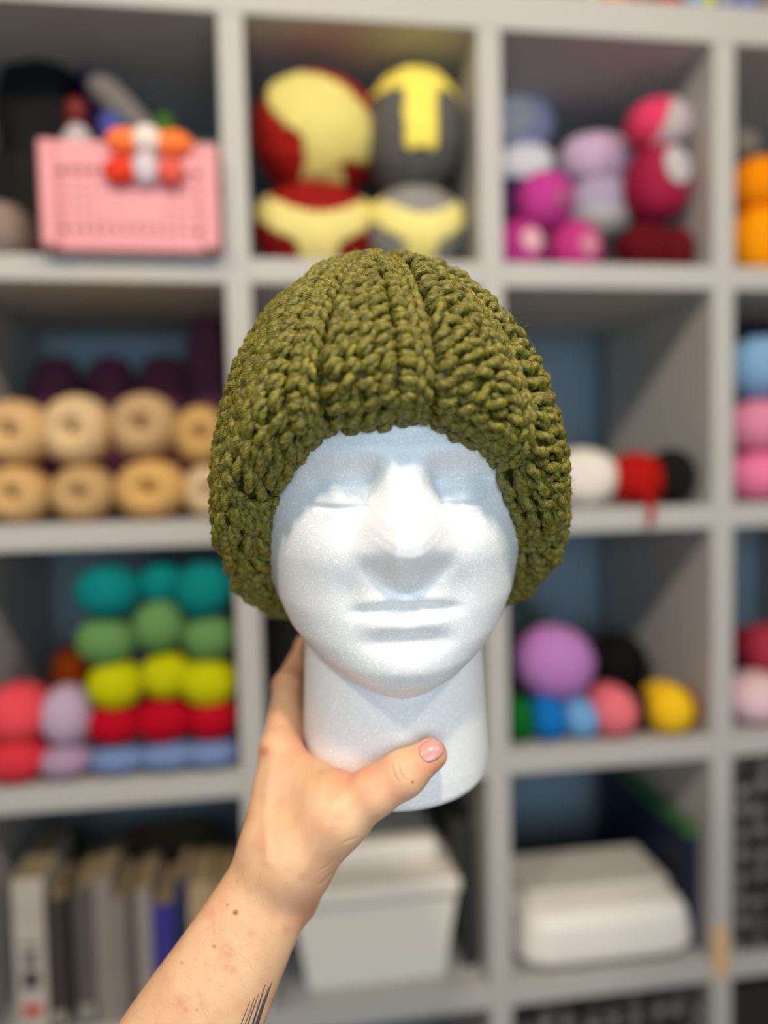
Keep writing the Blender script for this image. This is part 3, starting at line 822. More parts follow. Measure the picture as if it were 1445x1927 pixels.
for s in (-1, 1):
    D += 0.0022 * G(s * .0190, .0065, .0070, .0070)               # nostril wings
    D += 0.0030 * G(s * .030, .060, .024, .0085)                  # brow
    D -= 0.0085 * G(s * .0225, .0415, .0115, .0125)               # inner socket
    D -= 0.0050 * G(s * .040, .0390, .018, .0125)                 # outer socket
    D += 0.0056 * G(s * .0345, .0365, .0140, .0090)               # closed lid
    for (zc, amp, cv) in ((.0300, .0021, 2.2), (.0435, .0022, -3.2), (.0395, .0006, -2.6)):
        zl = zc + cv * (X - s * .036) ** 2
        D -= amp * np.exp(-((ZZ - zl) / .0013) ** 2) * smst(.017, .022, np.abs(X)) * (1 - smst(.046, .054, np.abs(X))) * (np.sign(X) == s)
    D += 0.0030 * G(s * .040, .006, .018, .016)                   # cheek
    D -= 0.0022 * G(s * .031, -.018, .007, .012)                  # beside the mouth
# mouth
zm = -.0255 - 3.2 * X ** 2 + .0010 * np.exp(-(X / .006) ** 2) * -1
env = 1 - smst(.024, .037, np.abs(X))
D -= 0.0026 * np.exp(-((ZZ - zm) / .0032) ** 2) * env
D += 0.0013 * np.exp(-((ZZ - zm - .0060) / .0040) ** 2) * (1 - smst(.012, .032, np.abs(X)))
D += 0.0031 * np.exp(-((ZZ - zm + .0078) / .0050) ** 2) * (1 - smst(.010, .030, np.abs(X)))
D -= 0.0022 * np.exp(-((ZZ + .0455) / .0045) ** 2) * (1 - smst(.012, .034, np.abs(X)))
D -= 0.0005 * G(0, -.016, .0035, .004)
D += 0.0048 * G(0, -.059, .019, .0125)
# ears (mostly under the hat)
for s in (-1, 1):
    da = (PHI - s * 1.50)
    D += 0.0095 * np.exp(-(da / .16) ** 4 - ((ZZ - .006) / .026) ** 4)
for _ in range(3): D = (D + np.roll(D, 1, 1) + np.roll(D, -1, 1)) / 3
for _ in range(2): D[1:-1] = (D[:-2] + D[1:-1] + D[2:]) / 3
rr = rr + D
loc = np.stack([rr * sn, rr * cs, ZZ], -1)
Vh = cw(head_frame(loc))
V = Vh.reshape(-1, 3)
cb = cw(head_frame(np.array([0, cfr, -0.1656]))); ct = cw(head_frame(np.array([0, 0, 0.1552])))
nV = len(V)
T = [[nV, j, (j + 1) % nph] for j in range(nph)] + [[nV + 1, (nz - 1) * nph + (j + 1) % nph, (nz - 1) * nph + j] for j in range(nph)]
V = np.vstack([V, cb, ct])

m_foam = bpy.data.materials.new('white_foam'); m_foam.use_nodes = True
nt = m_foam.node_tree; bs = nt.nodes['Principled BSDF']
bs.inputs['Roughness'].default_value = 0.34; bs.inputs['Specular IOR Level'].default_value = 0.5
bs.inputs['Subsurface Weight'].default_value = 0.4; bs.inputs['Subsurface Radius'].default_value = (1, 1, 1); bs.inputs['Subsurface Scale'].default_value = 0.004
tc = nt.nodes.new('ShaderNodeTexCoord')
vd = nt.nodes.new('ShaderNodeTexVoronoi'); vd.feature = 'DISTANCE_TO_EDGE'; vd.inputs['Scale'].default_value = 520
vr = nt.nodes.new('ShaderNodeTexVoronoi'); vr.inputs['Scale'].default_value = 520
nt.links.new(tc.outputs['Object'], vd.inputs['Vector']); nt.links.new(tc.outputs['Object'], vr.inputs['Vector'])
rp = nt.nodes.new('ShaderNodeValToRGB')
rp.color_ramp.elements[0].position = 0.0; rp.color_ramp.elements[0].color = (0.885, 0.885, 0.885, 1)
rp.color_ramp.elements[1].position = 0.12; rp.color_ramp.elements[1].color = (0.82, 0.825, 0.83, 1)
nt.links.new(vd.outputs['Distance'], rp.inputs['Fac']); sk = nt.nodes.new('ShaderNodeTexNoise'); sk.inputs['Scale'].default_value = 480; sk.inputs['Detail'].default_value = 1
nt.links.new(tc.outputs['Object'], sk.inputs['Vector'])
sr = nt.nodes.new('ShaderNodeMapRange'); sr.inputs['From Min'].default_value = 0.53; sr.inputs['From Max'].default_value = 0.60
nt.links.new(sk.outputs['Fac'], sr.inputs['Value'])
er = nt.nodes.new('ShaderNodeMapRange'); er.inputs['From Min'].default_value = 0.12; er.inputs['From Max'].default_value = 0.06
nt.links.new(vd.outputs['Distance'], er.inputs['Value'])
sm_ = nt.nodes.new('ShaderNodeMath'); sm_.operation = 'MULTIPLY'; nt.links.new(sr.outputs['Result'], sm_.inputs[0]); nt.links.new(er.outputs['Result'], sm_.inputs[1])
mxs = nt.nodes.new('ShaderNodeMix'); mxs.data_type = 'RGBA'; mxs.inputs[7].default_value = (1, 1, 1, 1)  # white specks in the colour stand in for glints on bead edges
nt.links.new(sm_.outputs[0], mxs.inputs[0]); nt.links.new(rp.outputs['Color'], mxs.inputs[6])
nt.links.new(mxs.outputs[2], bs.inputs['Base Color'])
mr_ = nt.nodes.new('ShaderNodeMapRange'); mr_.inputs['From Max'].default_value = 0.14
nt.links.new(vd.outputs['Distance'], mr_.inputs['Value'])
ns = nt.nodes.new('ShaderNodeTexNoise'); ns.inputs['Scale'].default_value = 420; ns.inputs['Detail'].default_value = 2
nt.links.new(tc.outputs['Object'], ns.inputs['Vector'])
ad = nt.nodes.new('ShaderNodeMath'); ad.operation = 'MULTIPLY_ADD'; ad.inputs[1].default_value = 0.5
nt.links.new(ns.outputs['Fac'], ad.inputs[0]); nt.links.new(mr_.outputs['Result'], ad.inputs[2])
bn = nt.nodes.new('ShaderNodeBump'); bn.inputs['Strength'].default_value = 0.16; bn.inputs['Distance'].default_value = 0.0004
nt.links.new(ad.outputs[0], bn.inputs['Height']); nt.links.new(bn.outputs['Normal'], bs.inputs['Normal'])

head = mesh_np('mannequin_head', V, grid_quads(nz, nph, True), m_foam, None, cb.ravel(), T)
fixn(head)
tag(head, 'white foam mannequin head with closed eyes held up by a hand', 'mannequin head')

# ------------------------------------------------------------------ crochet hat
HC = np.array([(735 - U0) / F_PX * 0.50, -(932 - V0) / F_PX * 0.50, 0.50])
HA, HB, HH, RL = 0.1055, 0.137, 0.1425, 0.0178
apx = (-0.006, -0.004)                             # crown centre, a little left and back
lipv = lambda a: np.interp(np.abs(np.degrees(a)), [0, 12, 22, 34, 44, 55, 68, 85, 105, 140, 180], [744, 753, 781, 845, 922, 1004, 1072, 1117, 1142, 1165, 1172])
NPH, NS = 361, 260
phs = np.linspace(-np.pi, np.pi, NPH)
lv = lipv(phs)
lv = lv + np.where(phs > 0, -18 * np.sin(np.clip(phs, 0, np.pi)) ** 1, 10 * np.sin(np.clip(-phs, 0, np.pi)))
kk = np.ones(9) / 9
lv = np.convolve(np.concatenate([lv[-5:-1], lv, lv[1:5]]), kk, 'valid')
SURF = np.zeros((NPH, NS, 3)); ARC = np.zeros((NPH, NS))
for i, a in enumerate(phs):
    RL = 0.0148 + 0.0072 * max(0.0, math.cos(a))
    dep = HC[2] - (HB * 0.97 - RL) * math.cos(a)
    zl = -(lv[i] - V0) / F_PX * dep - HC[1]        # lowest point of the rolled edge, relative to the centre
    zc = zl + RL
    pr = []                                        # (rho, z)
    th_end = math.acos(min(max(zc, 0), HH) / HH) if zc > 0 else math.pi / 2
    for t in np.linspace(0, th_end, 140):
        pr.append((math.sin(t), HH * math.cos(t)))
    if zc < 0:
        for z in np.linspace(0, zc, 60)[1:]:
            pr.append((math.sqrt(max(0.0, 1 - (z / 0.16) ** 2)), z))
    pr = np.array(pr)
    R0 = math.hypot(HA * math.sin(a), HB * math.cos(a))
    rm = pr[:, 0] * R0
    tg = np.array([rm[-1] - rm[-2], pr[-1, 1] - pr[-2, 1]]); tg /= np.linalg.norm(tg)
    ang = math.atan2(tg[1], tg[0])
    rho, z = rm[-1], pr[-1, 1]; ext = []
    n2 = 60; stp = RL * math.pi * 1.0 / n2
    for j in range(n2):
        ang -= math.pi * 1.0 / n2
        rho += stp * math.cos(ang); z += stp * math.sin(ang); ext.append((rho, z))
    for j in range(30):
        rho += 0.0009 * math.cos(ang) ; z += 0.0009 * math.sin(ang); ext.append((rho, z))
    full = np.vstack([np.stack([rm, pr[:, 1]], -1), np.array(ext)])
    sl = np.concatenate([[0], np.cumsum(np.linalg.norm(np.diff(full, axis=0), axis=1))])
    tt = np.linspace(0, sl[-1], NS)
    fr_ = np.interp(tt, sl, full[:, 0]); fz = np.interp(tt, sl, full[:, 1])
    w_ = np.clip(fz / HH, 0, 1) ** 2
    SURF[i, :, 0] = HC[0] + fr_ * math.sin(a) + apx[0] * w_
    SURF[i, :, 1] = HC[1] + fz
    SURF[i, :, 2] = HC[2] - fr_ * math.cos(a) + apx[1] * w_
    ARC[i] = sl[-1] - tt                           # arc length measured up from the inner end
NRIB = 13; RIB0 = math.radians(8.0)
rib_x = ((phs - RIB0) / (2 * np.pi / NRIB)) % 1.0
rib_d = np.abs(np.sin(np.pi * rib_x))               # 0 at the chain, 1 mid panel
dS = np.gradient(SURF, axis=1); dP = np.gradient(SURF, axis=0)
dP[0] = dP[-1] = (SURF[1] - SURF[-2]) / 2
NOR = np.cross(dP, dS); NOR /= np.linalg.norm(NOR, axis=2)[..., None] + 1e-12
cen = HC + np.array([0, 0.02, 0])
sgn = np.sign(((SURF[:, 60] - cen) * NOR[:, 60]).sum(-1).mean()); NOR *= sgn
NOR[:, 0] = NOR[:, 1] = NOR[:, 2]
top_w = np.exp(-np.arange(NS) / 45.0)
SURF = SURF + NOR * ((0.0038 + 0.0085 * top_w)[None, :, None] * (rib_d ** 0.7)[:, None, None] - 0.0035)


def surf(a, arc):
    """camera-space point, normal, across and down tangents for azimuth arrays and arc (up from inner end)"""
    a = (np.asarray(a) + np.pi) % (2 * np.pi) - np.pi
    fi = (a + np.pi) / (2 * np.pi) * (NPH - 1)
    i0 = np.clip(fi.astype(int), 0, NPH - 2); fw = (fi - i0)
    tot = ARC[i0, 0] * (1 - fw) + ARC[i0 + 1, 0] * fw
    sj = np.clip((tot - arc) / tot, 0, 1) * (NS - 1)
    j0 = np.clip(sj.astype(int), 0, NS - 2); gw = (sj - j0)

    def bl(A):
        return ((A[i0, j0] * (1 - gw)[:, None] + A[i0, j0 + 1] * gw[:, None]) * (1 - fw)[:, None] +
                (A[i0 + 1, j0] * (1 - gw)[:, None] + A[i0 + 1, j0 + 1] * gw[:, None]) * fw[:, None])
    p = bl(SURF); n = bl(NOR); n /= np.linalg.norm(n, axis=1)[:, None] + 1e-12
    return p, n


hat = MB()
shell = SURF - NOR * 0.0050
hat.add(cw(shell).reshape(-1, 3), grid_quads(NPH, NS))
NSEG, NAR = 11, 13
t_ = np.linspace(0, 1, NSEG)
strands = []


def strand(a0, arc0, ang, L, R, lift=0.0025, bend=0.0, twist=2.2):
    strands.append((a0, arc0, ang, L, R, lift, bend, twist, random.random() * 6.28))


ROW = 0.0094
prad = np.hypot((SURF[:, :, 0] - HC[0]), (SURF[:, :, 2] - HC[2]))
for rib in range(NRIB):
    ac = RIB0 + rib * 2 * math.pi / NRIB
    ai = int(round(((ac + 2 * math.pi / NRIB / 2 + math.pi) % (2 * math.pi)) / (2 * math.pi) * (NPH - 1)))
    tot = ARC[ai, 0]
    nrow = int((tot - 0.004) / ROW)
    for kr in range(nrow):
        arc = (kr + 0.5) * ROW + random.uniform(-.0008, .0008)
        sj = int(np.clip((tot - arc) / tot * (NS - 1), 0, NS - 1))
        rad = prad[ai, sj]
        pw = rad * 2 * math.pi / NRIB               # panel width in metres here
        edge = max(0, 1 - abs(arc - 0.05) / 0.03)   # bulkier stitches on the rolled edge
        sc = 0.95 + 0.26 * edge
        js = lambda s: random.uniform(-s, s)
        # the vertical chain: two interlocked links
        for sd in (-1, 1):
            strand(ac + (sd * 0.0021) / max(rad, .01), arc + (0.0025 if sd > 0 else -0.0025), math.pi / 2 + sd * (0.26 + js(.08)), ROW * 1.5, 0.0025 * sc, 0.0042, 0.0, 1.5)
        if pw < 0.012: continue
        # horizontal puffs left of the next chain
        strand(ac + (pw - 0.0078) / rad, arc + js(.001), 0.10 + js(.25), 0.0115 * sc, 0.0029 * sc, 0.0034, js(.15))
        strand(ac + (pw - 0.0080) / rad, arc + 0.0046 + js(.001), -0.25 + js(.25), 0.0105 * sc, 0.0025 * sc, 0.0022, js(.15))
        # slanted stitches across the panel
        x0, x1 = 0.0072, pw - 0.0150
        n = max(1, int(round((x1 - x0) / 0.0084)))
        if x1 < x0: continue
        ph0 = 0.5 * (kr % 2) * 0.6
        for q_ in range(n):
            xx = x0 + (x1 - x0) * (q_ + 0.5 + (ph0 - .15) * .5) / n
            an = 0.50 + js(.32) + (0.35 if random.random() < .2 else 0)
            strand(ac + (xx + js(.001)) / rad, arc + js(.0013), an, 0.0128 * sc * random.uniform(.8, 1.25), 0.0027 * sc, 0.0042 + js(.0008), js(.3))
            strand(ac + (xx + 0.0030 + js(.001)) / rad, arc - 0.0030 + js(.001), an + 0.25 + js(.2), 0.0112 * sc, 0.0022 * sc, 0.0026 + js(.0008), js(.3))
            if random.random() < .35:
                strand(ac + (xx - 0.002 + js(.002)) / rad, arc + 0.0042 + js(.001), an - 0.6 + js(.5), 0.0095 * sc, 0.0022 * sc, 0.0014, js(.3))
S_ = np.array(strands)
NST = len(S_)
u_ = (t_ - 0.5)
a0, arc0, ang, L, R, lift, bend, twist, rph = S_.T
du = u_[None] * (L * np.cos(ang))[:, None] + (bend * L)[:, None] * (u_ ** 2)[None] * -np.sin(ang)[:, None]
dv = u_[None] * (L * np.sin(ang))[:, None] + (bend * L)[:, None] * (u_ ** 2)[None] * np.cos(ang)[:, None]
p0, n0 = surf(a0, arc0)
rad0 = np.maximum(np.hypot(p0[:, 0] - HC[0], p0[:, 2] - HC[2]), 0.006)
aa = a0[:, None] + du / rad0[:, None]
ar = np.clip(arc0[:, None] + dv, 0.0004, None)
pp, nn_ = surf(aa.ravel(), ar.ravel())
arch = lift[:, None] * (1 - (2 * u_) ** 2)[None] - 0.0036 * ((2 * u_) ** 4)[None] - 0.0008
ctr = (pp + nn_ * arch.ravel()[:, None]).reshape(NST, NSEG, 3)
nrm = nn_.reshape(NST, NSEG, 3)
tg = np.gradient(ctr, axis=1); tg /= np.linalg.norm(tg, axis=2)[..., None] + 1e-12
bi = np.cross(tg, nrm); bi /= np.linalg.norm(bi, axis=2)[..., None] + 1e-12
n2_ = np.cross(bi, tg)
th = np.linspace(-np.pi / 2, 1.5 * np.pi, NAR, endpoint=False)
prof = (1 - 0.80 * np.abs(2 * u_) ** 3.2)
tw = (t_[None] * twist[:, None] * 2 * np.pi / 3 * 1.6 + rph[:, None])
rr_ = R[:, None, None] * prof[None, :, None] * (1 + 0.17 * np.cos(3 * (th[None, None] - tw[:, :, None])) + 0.07 * rng.standard_normal((NST, NSEG, NAR)))
Vs = ctr[:, :, None] + rr_[..., None] * (np.cos(th)[None, None, :, None] * bi[:, :, None] + 0.92 * np.sin(th)[None, None, :, None] * n2_[:, :, None])
q1 = grid_quads(NSEG, NAR, True)
Qs = (q1[None] + (np.arange(NST) * NSEG * NAR)[:, None, None]).reshape(-1, 4)
hat.add(cw(Vs.reshape(-1, 3)), Qs)

# stray fibres of the yarn
NF = 9000
fi_ = rng.integers(0, NST, NF)
fs = rng.integers(2, NSEG - 2, NF)
fth = rng.uniform(0.15 * np.pi, 0.85 * np.pi, NF)
fb = ctr[fi_, fs]; fn = n2_[fi_, fs]; fbi = bi[fi_, fs]; ft = tg[fi_, fs]
fo = np.cos(fth)[:, None] * fbi + np.sin(fth)[:, None] * fn
fr0 = fb + fo * R[fi_, None] * 0.85
fd = ft * rng.uniform(-1, 1, (NF, 1)) + fbi * rng.uniform(-1, 1, (NF, 1)) + fo * rng.uniform(0.0, .45, (NF, 1))
fd /= np.linalg.norm(fd, axis=1)[:, None]
fc = np.cross(fo, fd) * rng.uniform(-1, 1, (NF, 1)) + fo * rng.uniform(-.7, .1, (NF, 1))
fl = rng.uniform(.003, .008, (NF, 1))
tq = np.linspace(0, 1, 5)
fp = fr0[:, None] + fd[:, None] * (tq[None, :, None] * fl[:, None]) + fc[:, None] * ((tq ** 2)[None, :, None] * fl[:, None] * .7)
fw_ = np.linspace(.00011, .00004, 5)
a_ = np.cross(fd, fo); a_ /= np.linalg.norm(a_, axis=1)[:, None] + 1e-9
tri = np.array([0, 2.09, 4.19])
Vf = fp[:, :, None] + fw_[None, :, None, None] * (np.cos(tri)[None, None, :, None] * a_[:, None, None] + np.sin(tri)[None, None, :, None] * fo[:, None, None])
Qf = (grid_quads(5, 3, True)[None] + (np.arange(NF) * 15)[:, None, None]).reshape(-1, 4)
hat.add(cw(Vf.reshape(-1, 3)), Qf)

m_hat = bpy.data.materials.new('olive_yarn'); m_hat.use_nodes = True
nt = m_hat.node_tree; bs = nt.nodes['Principled BSDF']
bs.inputs['Roughness'].default_value = 0.46; bs.inputs['Specular IOR Level'].default_value = 0.45
bs.inputs['Sheen Weight'].default_value = 0.05; bs.inputs['Sheen Tint'].default_value = (0.7, 0.7, 0.3, 1)
tc = nt.nodes.new('ShaderNodeTexCoord')
n1 = nt.nodes.new('ShaderNodeTexNoise'); n1.inputs['Scale'].default_value = 380; n1.inputs['Detail'].default_value = 4
nt.links.new(tc.outputs['Object'], n1.inputs['Vector'])
cr = nt.nodes.new('ShaderNodeValToRGB')
cr.color_ramp.elements[0].position = 0.3; cr.color_ramp.elements[0].color = (*lin('#3d390a'), 1)
cr.color_ramp.elements[1].position = 0.72; cr.color_ramp.elements[1].color = (*lin('#8c8226'), 1)  # yarn mottling; the wide tone range also puts highlight contrast into the colour
nt.links.new(n1.outputs['Fac'], cr.inputs['Fac']); nt.links.new(cr.outputs['Color'], bs.inputs['Base Color'])
n2n = nt.nodes.new('ShaderNodeTexNoise'); n2n.inputs['Scale'].default_value = 1500; n2n.inputs['Detail'].default_value = 3
nt.links.new(tc.outputs['Object'], n2n.inputs['Vector'])
bn = nt.nodes.new('ShaderNodeBump'); bn.inputs['Strength'].default_value = 0.6; bn.inputs['Distance'].default_value = 0.0005
atp = nt.nodes.new('ShaderNodeAttribute'); atp.attribute_name = 'ply'
ms = nt.nodes.new('ShaderNodeMath'); ms.operation = 'MULTIPLY'; ms.inputs[1].default_value = 9.0
nt.links.new(atp.outputs['Fac'], ms.inputs[0])
nd = nt.nodes.new('ShaderNodeMath'); nd.operation = 'MULTIPLY_ADD'; nd.inputs[1].default_value = 9.0
nt.links.new(n1.outputs['Fac'], nd.inputs[0]); nt.links.new(ms.outputs[0], nd.inputs[2])
sn_ = nt.nodes.new('ShaderNodeMath'); sn_.operation = 'SINE'; nt.links.new(nd.outputs[0], sn_.inputs[0])
hm2 = nt.nodes.new('ShaderNodeMath'); hm2.operation = 'MULTIPLY_ADD'; hm2.inputs[1].default_value = 0.35
nt.links.new(sn_.outputs[0], hm2.inputs[0]); nt.links.new(n2n.outputs['Fac'], hm2.inputs[2])
nt.links.new(hm2.outputs[0], bn.inputs['Height']); nt.links.new(bn.outputs['Normal'], bs.inputs['Normal'])
hat_o = hat.build('crochet_hat', m_hat, None, cw(HC).ravel(), smooth=True)
pat = hat_o.data.attributes.new('ply', 'FLOAT', 'POINT')
ply = np.concatenate([np.zeros(NPH * NS), (np.broadcast_to(th[None, None], (NST, NSEG, NAR)) - tw[:, :, None]).ravel(), np.zeros(NF * 15)])
pat.data.foreach_set('value', ply.astype(np.float32))
tag(hat_o, 'chunky olive green crocheted beanie worn by the white foam head', 'hat')

# ------------------------------------------------------------------ hand and forearm (one continuous body)
import openvdb as vdb
VX = 0.0014
lo = np.array([-0.285, -0.40, 0.37]); hi = np.array([0.075, -0.075, 0.70])
dims = np.ceil((hi - lo) / VX).astype(int)
FLD = np.full(dims, 0.05, np.float32)


def seg(a, b, ra, rb, k=0.006, wa=None, wdir=None, wb=None):
    """tapered limb piece a->b; ra,rb radius (thickness); wa,wb optional half width along wdir"""
    a = np.asarray(a, float); b = np.asarray(b, float)
    wa = ra if wa is None else wa; wb = rb if wb is None else wb
    mx = max(ra, rb, wa, wb) + 0.022
    i0 = np.clip(((np.minimum(a, b) - mx - lo) / VX).astype(int), 0, dims); i1 = np.clip(((np.maximum(a, b) + mx - lo) / VX).astype(int) + 1, 0, dims)
    if np.any(i1 <= i0): return
    g = [lo[q] + VX * np.arange(i0[q], i1[q], dtype=np.float32) for q in range(3)]
    x = g[0][:, None, None] - a[0]; y = g[1][None, :, None] - a[1]; z = g[2][None, None, :] - a[2]
    d = b - a; LL = np.linalg.norm(d); d = d / LL
    h = x * d[0] + y * d[1] + z * d[2]
    t = np.clip(h / LL, 0, 1); h0 = h - t * LL
    tt = t * t * (3 - 2 * t) * 0.5 + t * 0.5
    R_ = ra + (rb - ra) * tt; W_2 = wa + (wb - wa) * tt
    if wdir is None:
        qx = x - h * d[0]; qy = y - h * d[1]; qz = z - h * d[2]
        dist = np.sqrt(qx * qx + qy * qy + qz * qz + h0 * h0) - R_
    else:
        wv = np.asarray(wdir, float); wv = wv - d * (wv @ d); wv /= np.linalg.norm(wv); nv = np.cross(d, wv)
        cx_ = x * wv[0] + y * wv[1] + z * wv[2]; cy_ = x * nv[0] + y * nv[1] + z * nv[2]
        kk_ = np.sqrt((cx_ / W_2) ** 2 + (cy_ / R_) ** 2 + (h0 / R_) ** 2)
        gl = np.sqrt((cx_ / W_2 ** 2) ** 2 + (cy_ / R_ ** 2) ** 2 + (h0 / R_ ** 2) ** 2)
        dist = kk_ * (kk_ - 1) / (gl + 1e-6)
    sub = FLD[i0[0]:i1[0], i0[1]:i1[1], i0[2]:i1[2]]
    hm_ = np.clip(0.5 + 0.5 * (sub - dist) / k, 0, 1)
    FLD[i0[0]:i1[0], i0[1]:i1[1], i0[2]:i1[2]] = sub * (1 - hm_) + dist * hm_ - k * hm_ * (1 - hm_)


def pxr(r, d): return r * d / F_PX


# forearm
perp = np.array([0.86, 0.51, 0.10])
E0, E1, E2, E3, W0 = pc(190, 2240, .44), pc(370, 1928, .455), pc(420, 1833, .458), pc(487, 1709, .464), pc(528, 1634, .468)
_n = 26
_k = np.array([0, 1.0, 1.4, 2.0, 2.45]); _t = np.linspace(0, 2.45, _n)
_E = np.array([E0, E1, E2, E3, W0]); _p = np.stack([np.interp(_t, _k, _E[:, c]) for c in range(3)], 1)
_w = np.interp(_t, _k, [.0450, .0385, .0328, .0278, .0262]); _h = np.interp(_t, _k, [.031, .0285, .0260, .0212, .0192])
for _ in range(6):
    for A in (_p, _w, _h): A[1:-1] = 0.25 * A[:-2] + 0.5 * A[1:-1] + 0.25 * A[2:]
for q in range(_n - 1):
    seg(_p[q], _p[q + 1], _h[q], _h[q + 1], .0012, _w[q], perp, _w[q + 1])
# palm: index, middle, ring, little metacarpals; palm faces the neck
Mi, Mm, Mr, Ml = pc(527, 1415, .500), pc(524, 1428, .520), pc(532, 1445, .540), pc(545, 1468, .556)
Wi, Wm, Wr, Wl = pc(528, 1620, .465), pc(532, 1630, .475), pc(542, 1645, .485), pc(556, 1655, .493)
seg(Wi, Mi, .0185, .0125, .014); seg(Wm, Mm, .0175, .0125, .012); seg(Wr, Mr, .016, .0115, .012); seg(Wl, Ml, .0145, .0105, .012)
seg(pc(562, 1700, .478), pc(572, 1630, .490), .0105, .0150, .012)          # heel of the hand
# thumb
C0, C1, C2, C3, C4 = pc(556, 1600, .462), pc(634, 1536, .456), pc(700, 1492, .452), pc(757, 1458, .452), pc(811, 1420, .455)
seg(C0, C1, .0205, .0160, .018); seg(C1, C2, .0160, .0137, .012); seg(C2, C3, .0139, .0128, .006); seg(C3, C4, .0128, .0098, .006)
seg(pc(568, 1640, .466), C1, .0130, .0140, .014)
seg(pc(545, 1565, .474), pc(610, 1500, .468), .0125, .0125, .016)
# web of skin between thumb and index
seg(pc(560, 1480, .485), pc(625, 1500, .466), .013, .0125, .014)
seg(pc(548, 1440, .495), pc(590, 1470, .482), .011, .011, .012)
# fingers, curling round the back of the neck
I1, I2, I3 = pc(541, 1292, .556), pc(578, 1216, .604), pc(662, 1198, .622)
seg(Mi, I1, .0122, .0103, .007); seg(I1, I2, .0103, .0090, .005); seg(I2, I3, .0090, .0078, .005)
for (M, a, b_, c, r) in ((Mm, pc(560, 1335, .585), pc(620, 1290, .625), pc(705, 1290, .632), .0100),
                         (Mr, pc(570, 1395, .597), pc(632, 1375, .634), pc(712, 1380, .636), .0094),
                         (Ml, pc(585, 1450, .600), pc(640, 1448, .628), pc(700, 1455, .632), .0084)):
    seg(M, a, r * 1.15, r, .005); seg(a, b_, r, r * .92, .004); seg(b_, c, r * .92, r * .8, .004)
seg(pc(533, 1490, .489), pc(516, 1590, .474), .0172, .0185, .012)
seg(pc(558, 1405, .522), pc(558, 1300, .572), .0115, .0095, .007)

gr = vdb.FloatGrid(0.05)
gr.copyFromArray(FLD)
pts_, tri_, quad_ = gr.convertToPolygons(isovalue=0.0, adaptivity=0.0)
Vb = pts_ * VX + lo
# light smoothing
ed = np.vstack([quad_[:, [0, 1]], quad_[:, [1, 2]], quad_[:, [2, 3]], quad_[:, [3, 0]]]).astype(int)


def smooth_mesh(Vb, it):
    for _ in range(it):
        acc = np.zeros_like(Vb); cnt = np.zeros(len(Vb))
        np.add.at(acc, ed[:, 0], Vb[ed[:, 1]]); np.add.at(cnt, ed[:, 0], 1)
        np.add.at(acc, ed[:, 1], Vb[ed[:, 0]]); np.add.at(cnt, ed[:, 1], 1)
        Vb = Vb * 0.4 + 0.6 * acc / np.maximum(cnt, 1)[:, None]
    return Vb


Vb = smooth_mesh(Vb.astype(float), 3)
Vworld = cw(Vb)
m_skin = bpy.data.materials.new('skin'); m_skin.use_nodes = True
tmp = mesh_np('person', Vworld, quad_.astype(np.int32), m_skin, None, cw(W0).ravel(), tri_ if len(tri_) else None)
fixn(tmp)
md = tmp.modifiers.new('s', 'SUBSURF'); md.levels = 1; md.render_levels = 1
dg = bpy.context.evaluated_depsgraph_get(); dg.update()
me2 = bpy.data.meshes.new_from_object(tmp.evaluated_get(dg))
tmp.modifiers.clear(); old = tmp.data; tmp.data = me2; me2.name = 'person'; bpy.data.meshes.remove(old)
person = tmp
tag(person, 'person whose bare tattooed left forearm and hand grip the foam neck', 'person')
nv = len(me2.vertices)
co = np.zeros(nv * 3, np.float32); me2.vertices.foreach_get('co', co); co = co.reshape(-1, 3).astype(float)
no = np.zeros(nv * 3, np.float32); me2.vertices.foreach_get('normal', no); no = no.reshape(-1, 3).astype(float)
Wc = co + cw(W0).ravel() - CAM
cc = np.stack([Wc @ RT, Wc @ UP, Wc @ FW], -1)       # camera space
nc = np.stack([no @ RT, no @ UP, no @ FW], -1)
uu = cc[:, 0] / cc[:, 2] * F_PX + U0; vv = -cc[:, 1] / cc[:, 2] * F_PX + V0
facing = nc[:, 2] < 0.1
near = cc[:, 2] < 0.53


def crease(poly, wpx, depth):
    dmin = np.full(nv, 1e9)
    poly = np.array(poly, float)
    for a, b_ in zip(poly[:-1], poly[1:]):
        d = b_ - a; L2 = d @ d
        t = np.clip(((uu - a[0]) * d[0] + (vv - a[1]) * d[1]) / L2, 0, 1)
        dmin = np.minimum(dmin, np.hypot(uu - a[0] - t * d[0], vv - a[1] - t * d[1]))
    return np.where(facing & near, depth * np.exp(-(dmin / wpx) ** 2), 0)


dis = np.zeros(nv)
for pl_, wp, dp_ in (([(737, 1444), (741, 1458), (748, 1470)], 3, .0005), ([(748, 1440), (753, 1455), (761, 1468)], 3, .0006),
                    ([(762, 1440), (768, 1452)], 3, .0004),
                    ([(612, 1655), (628, 1640), (640, 1628)], 2.5, .00028), ([(602, 1664), (618, 1652), (632, 1640)], 2.5, .00028),
                    ([(600, 1640), (618, 1628), (634, 1612)], 2.5, .0002), ([(650, 1585), (668, 1578)], 3, .0003),
                    ([(596, 1418), (630, 1440), (662, 1452)], 5, .0003)):
    dis -= crease(pl_, wp, dp_)
for (u, v, r, h) in ((515, 1275, 22, .0005), (497, 1400, 26, .0004)):      # bony knuckle tops
    dis += np.where(near | (v < 1350), h * np.exp(-((uu - u) ** 2 + (vv - v) ** 2) / r ** 2), 0)
# raised tendon lines on the back of the hand
for pl_, wp, dp_ in (([(510, 1440), (500, 1540), (505, 1620)], 10, .0008), ([(640, 1500), (600, 1580), (570, 1640)], 12, .0007)):
    dis += crease(pl_, wp, dp_)
co2 = co + no * dis[:, None]
me2.vertices.foreach_set('co', co2.astype(np.float32).ravel())
me2.polygons.foreach_set('use_smooth', np.ones(len(me2.polygons), bool))
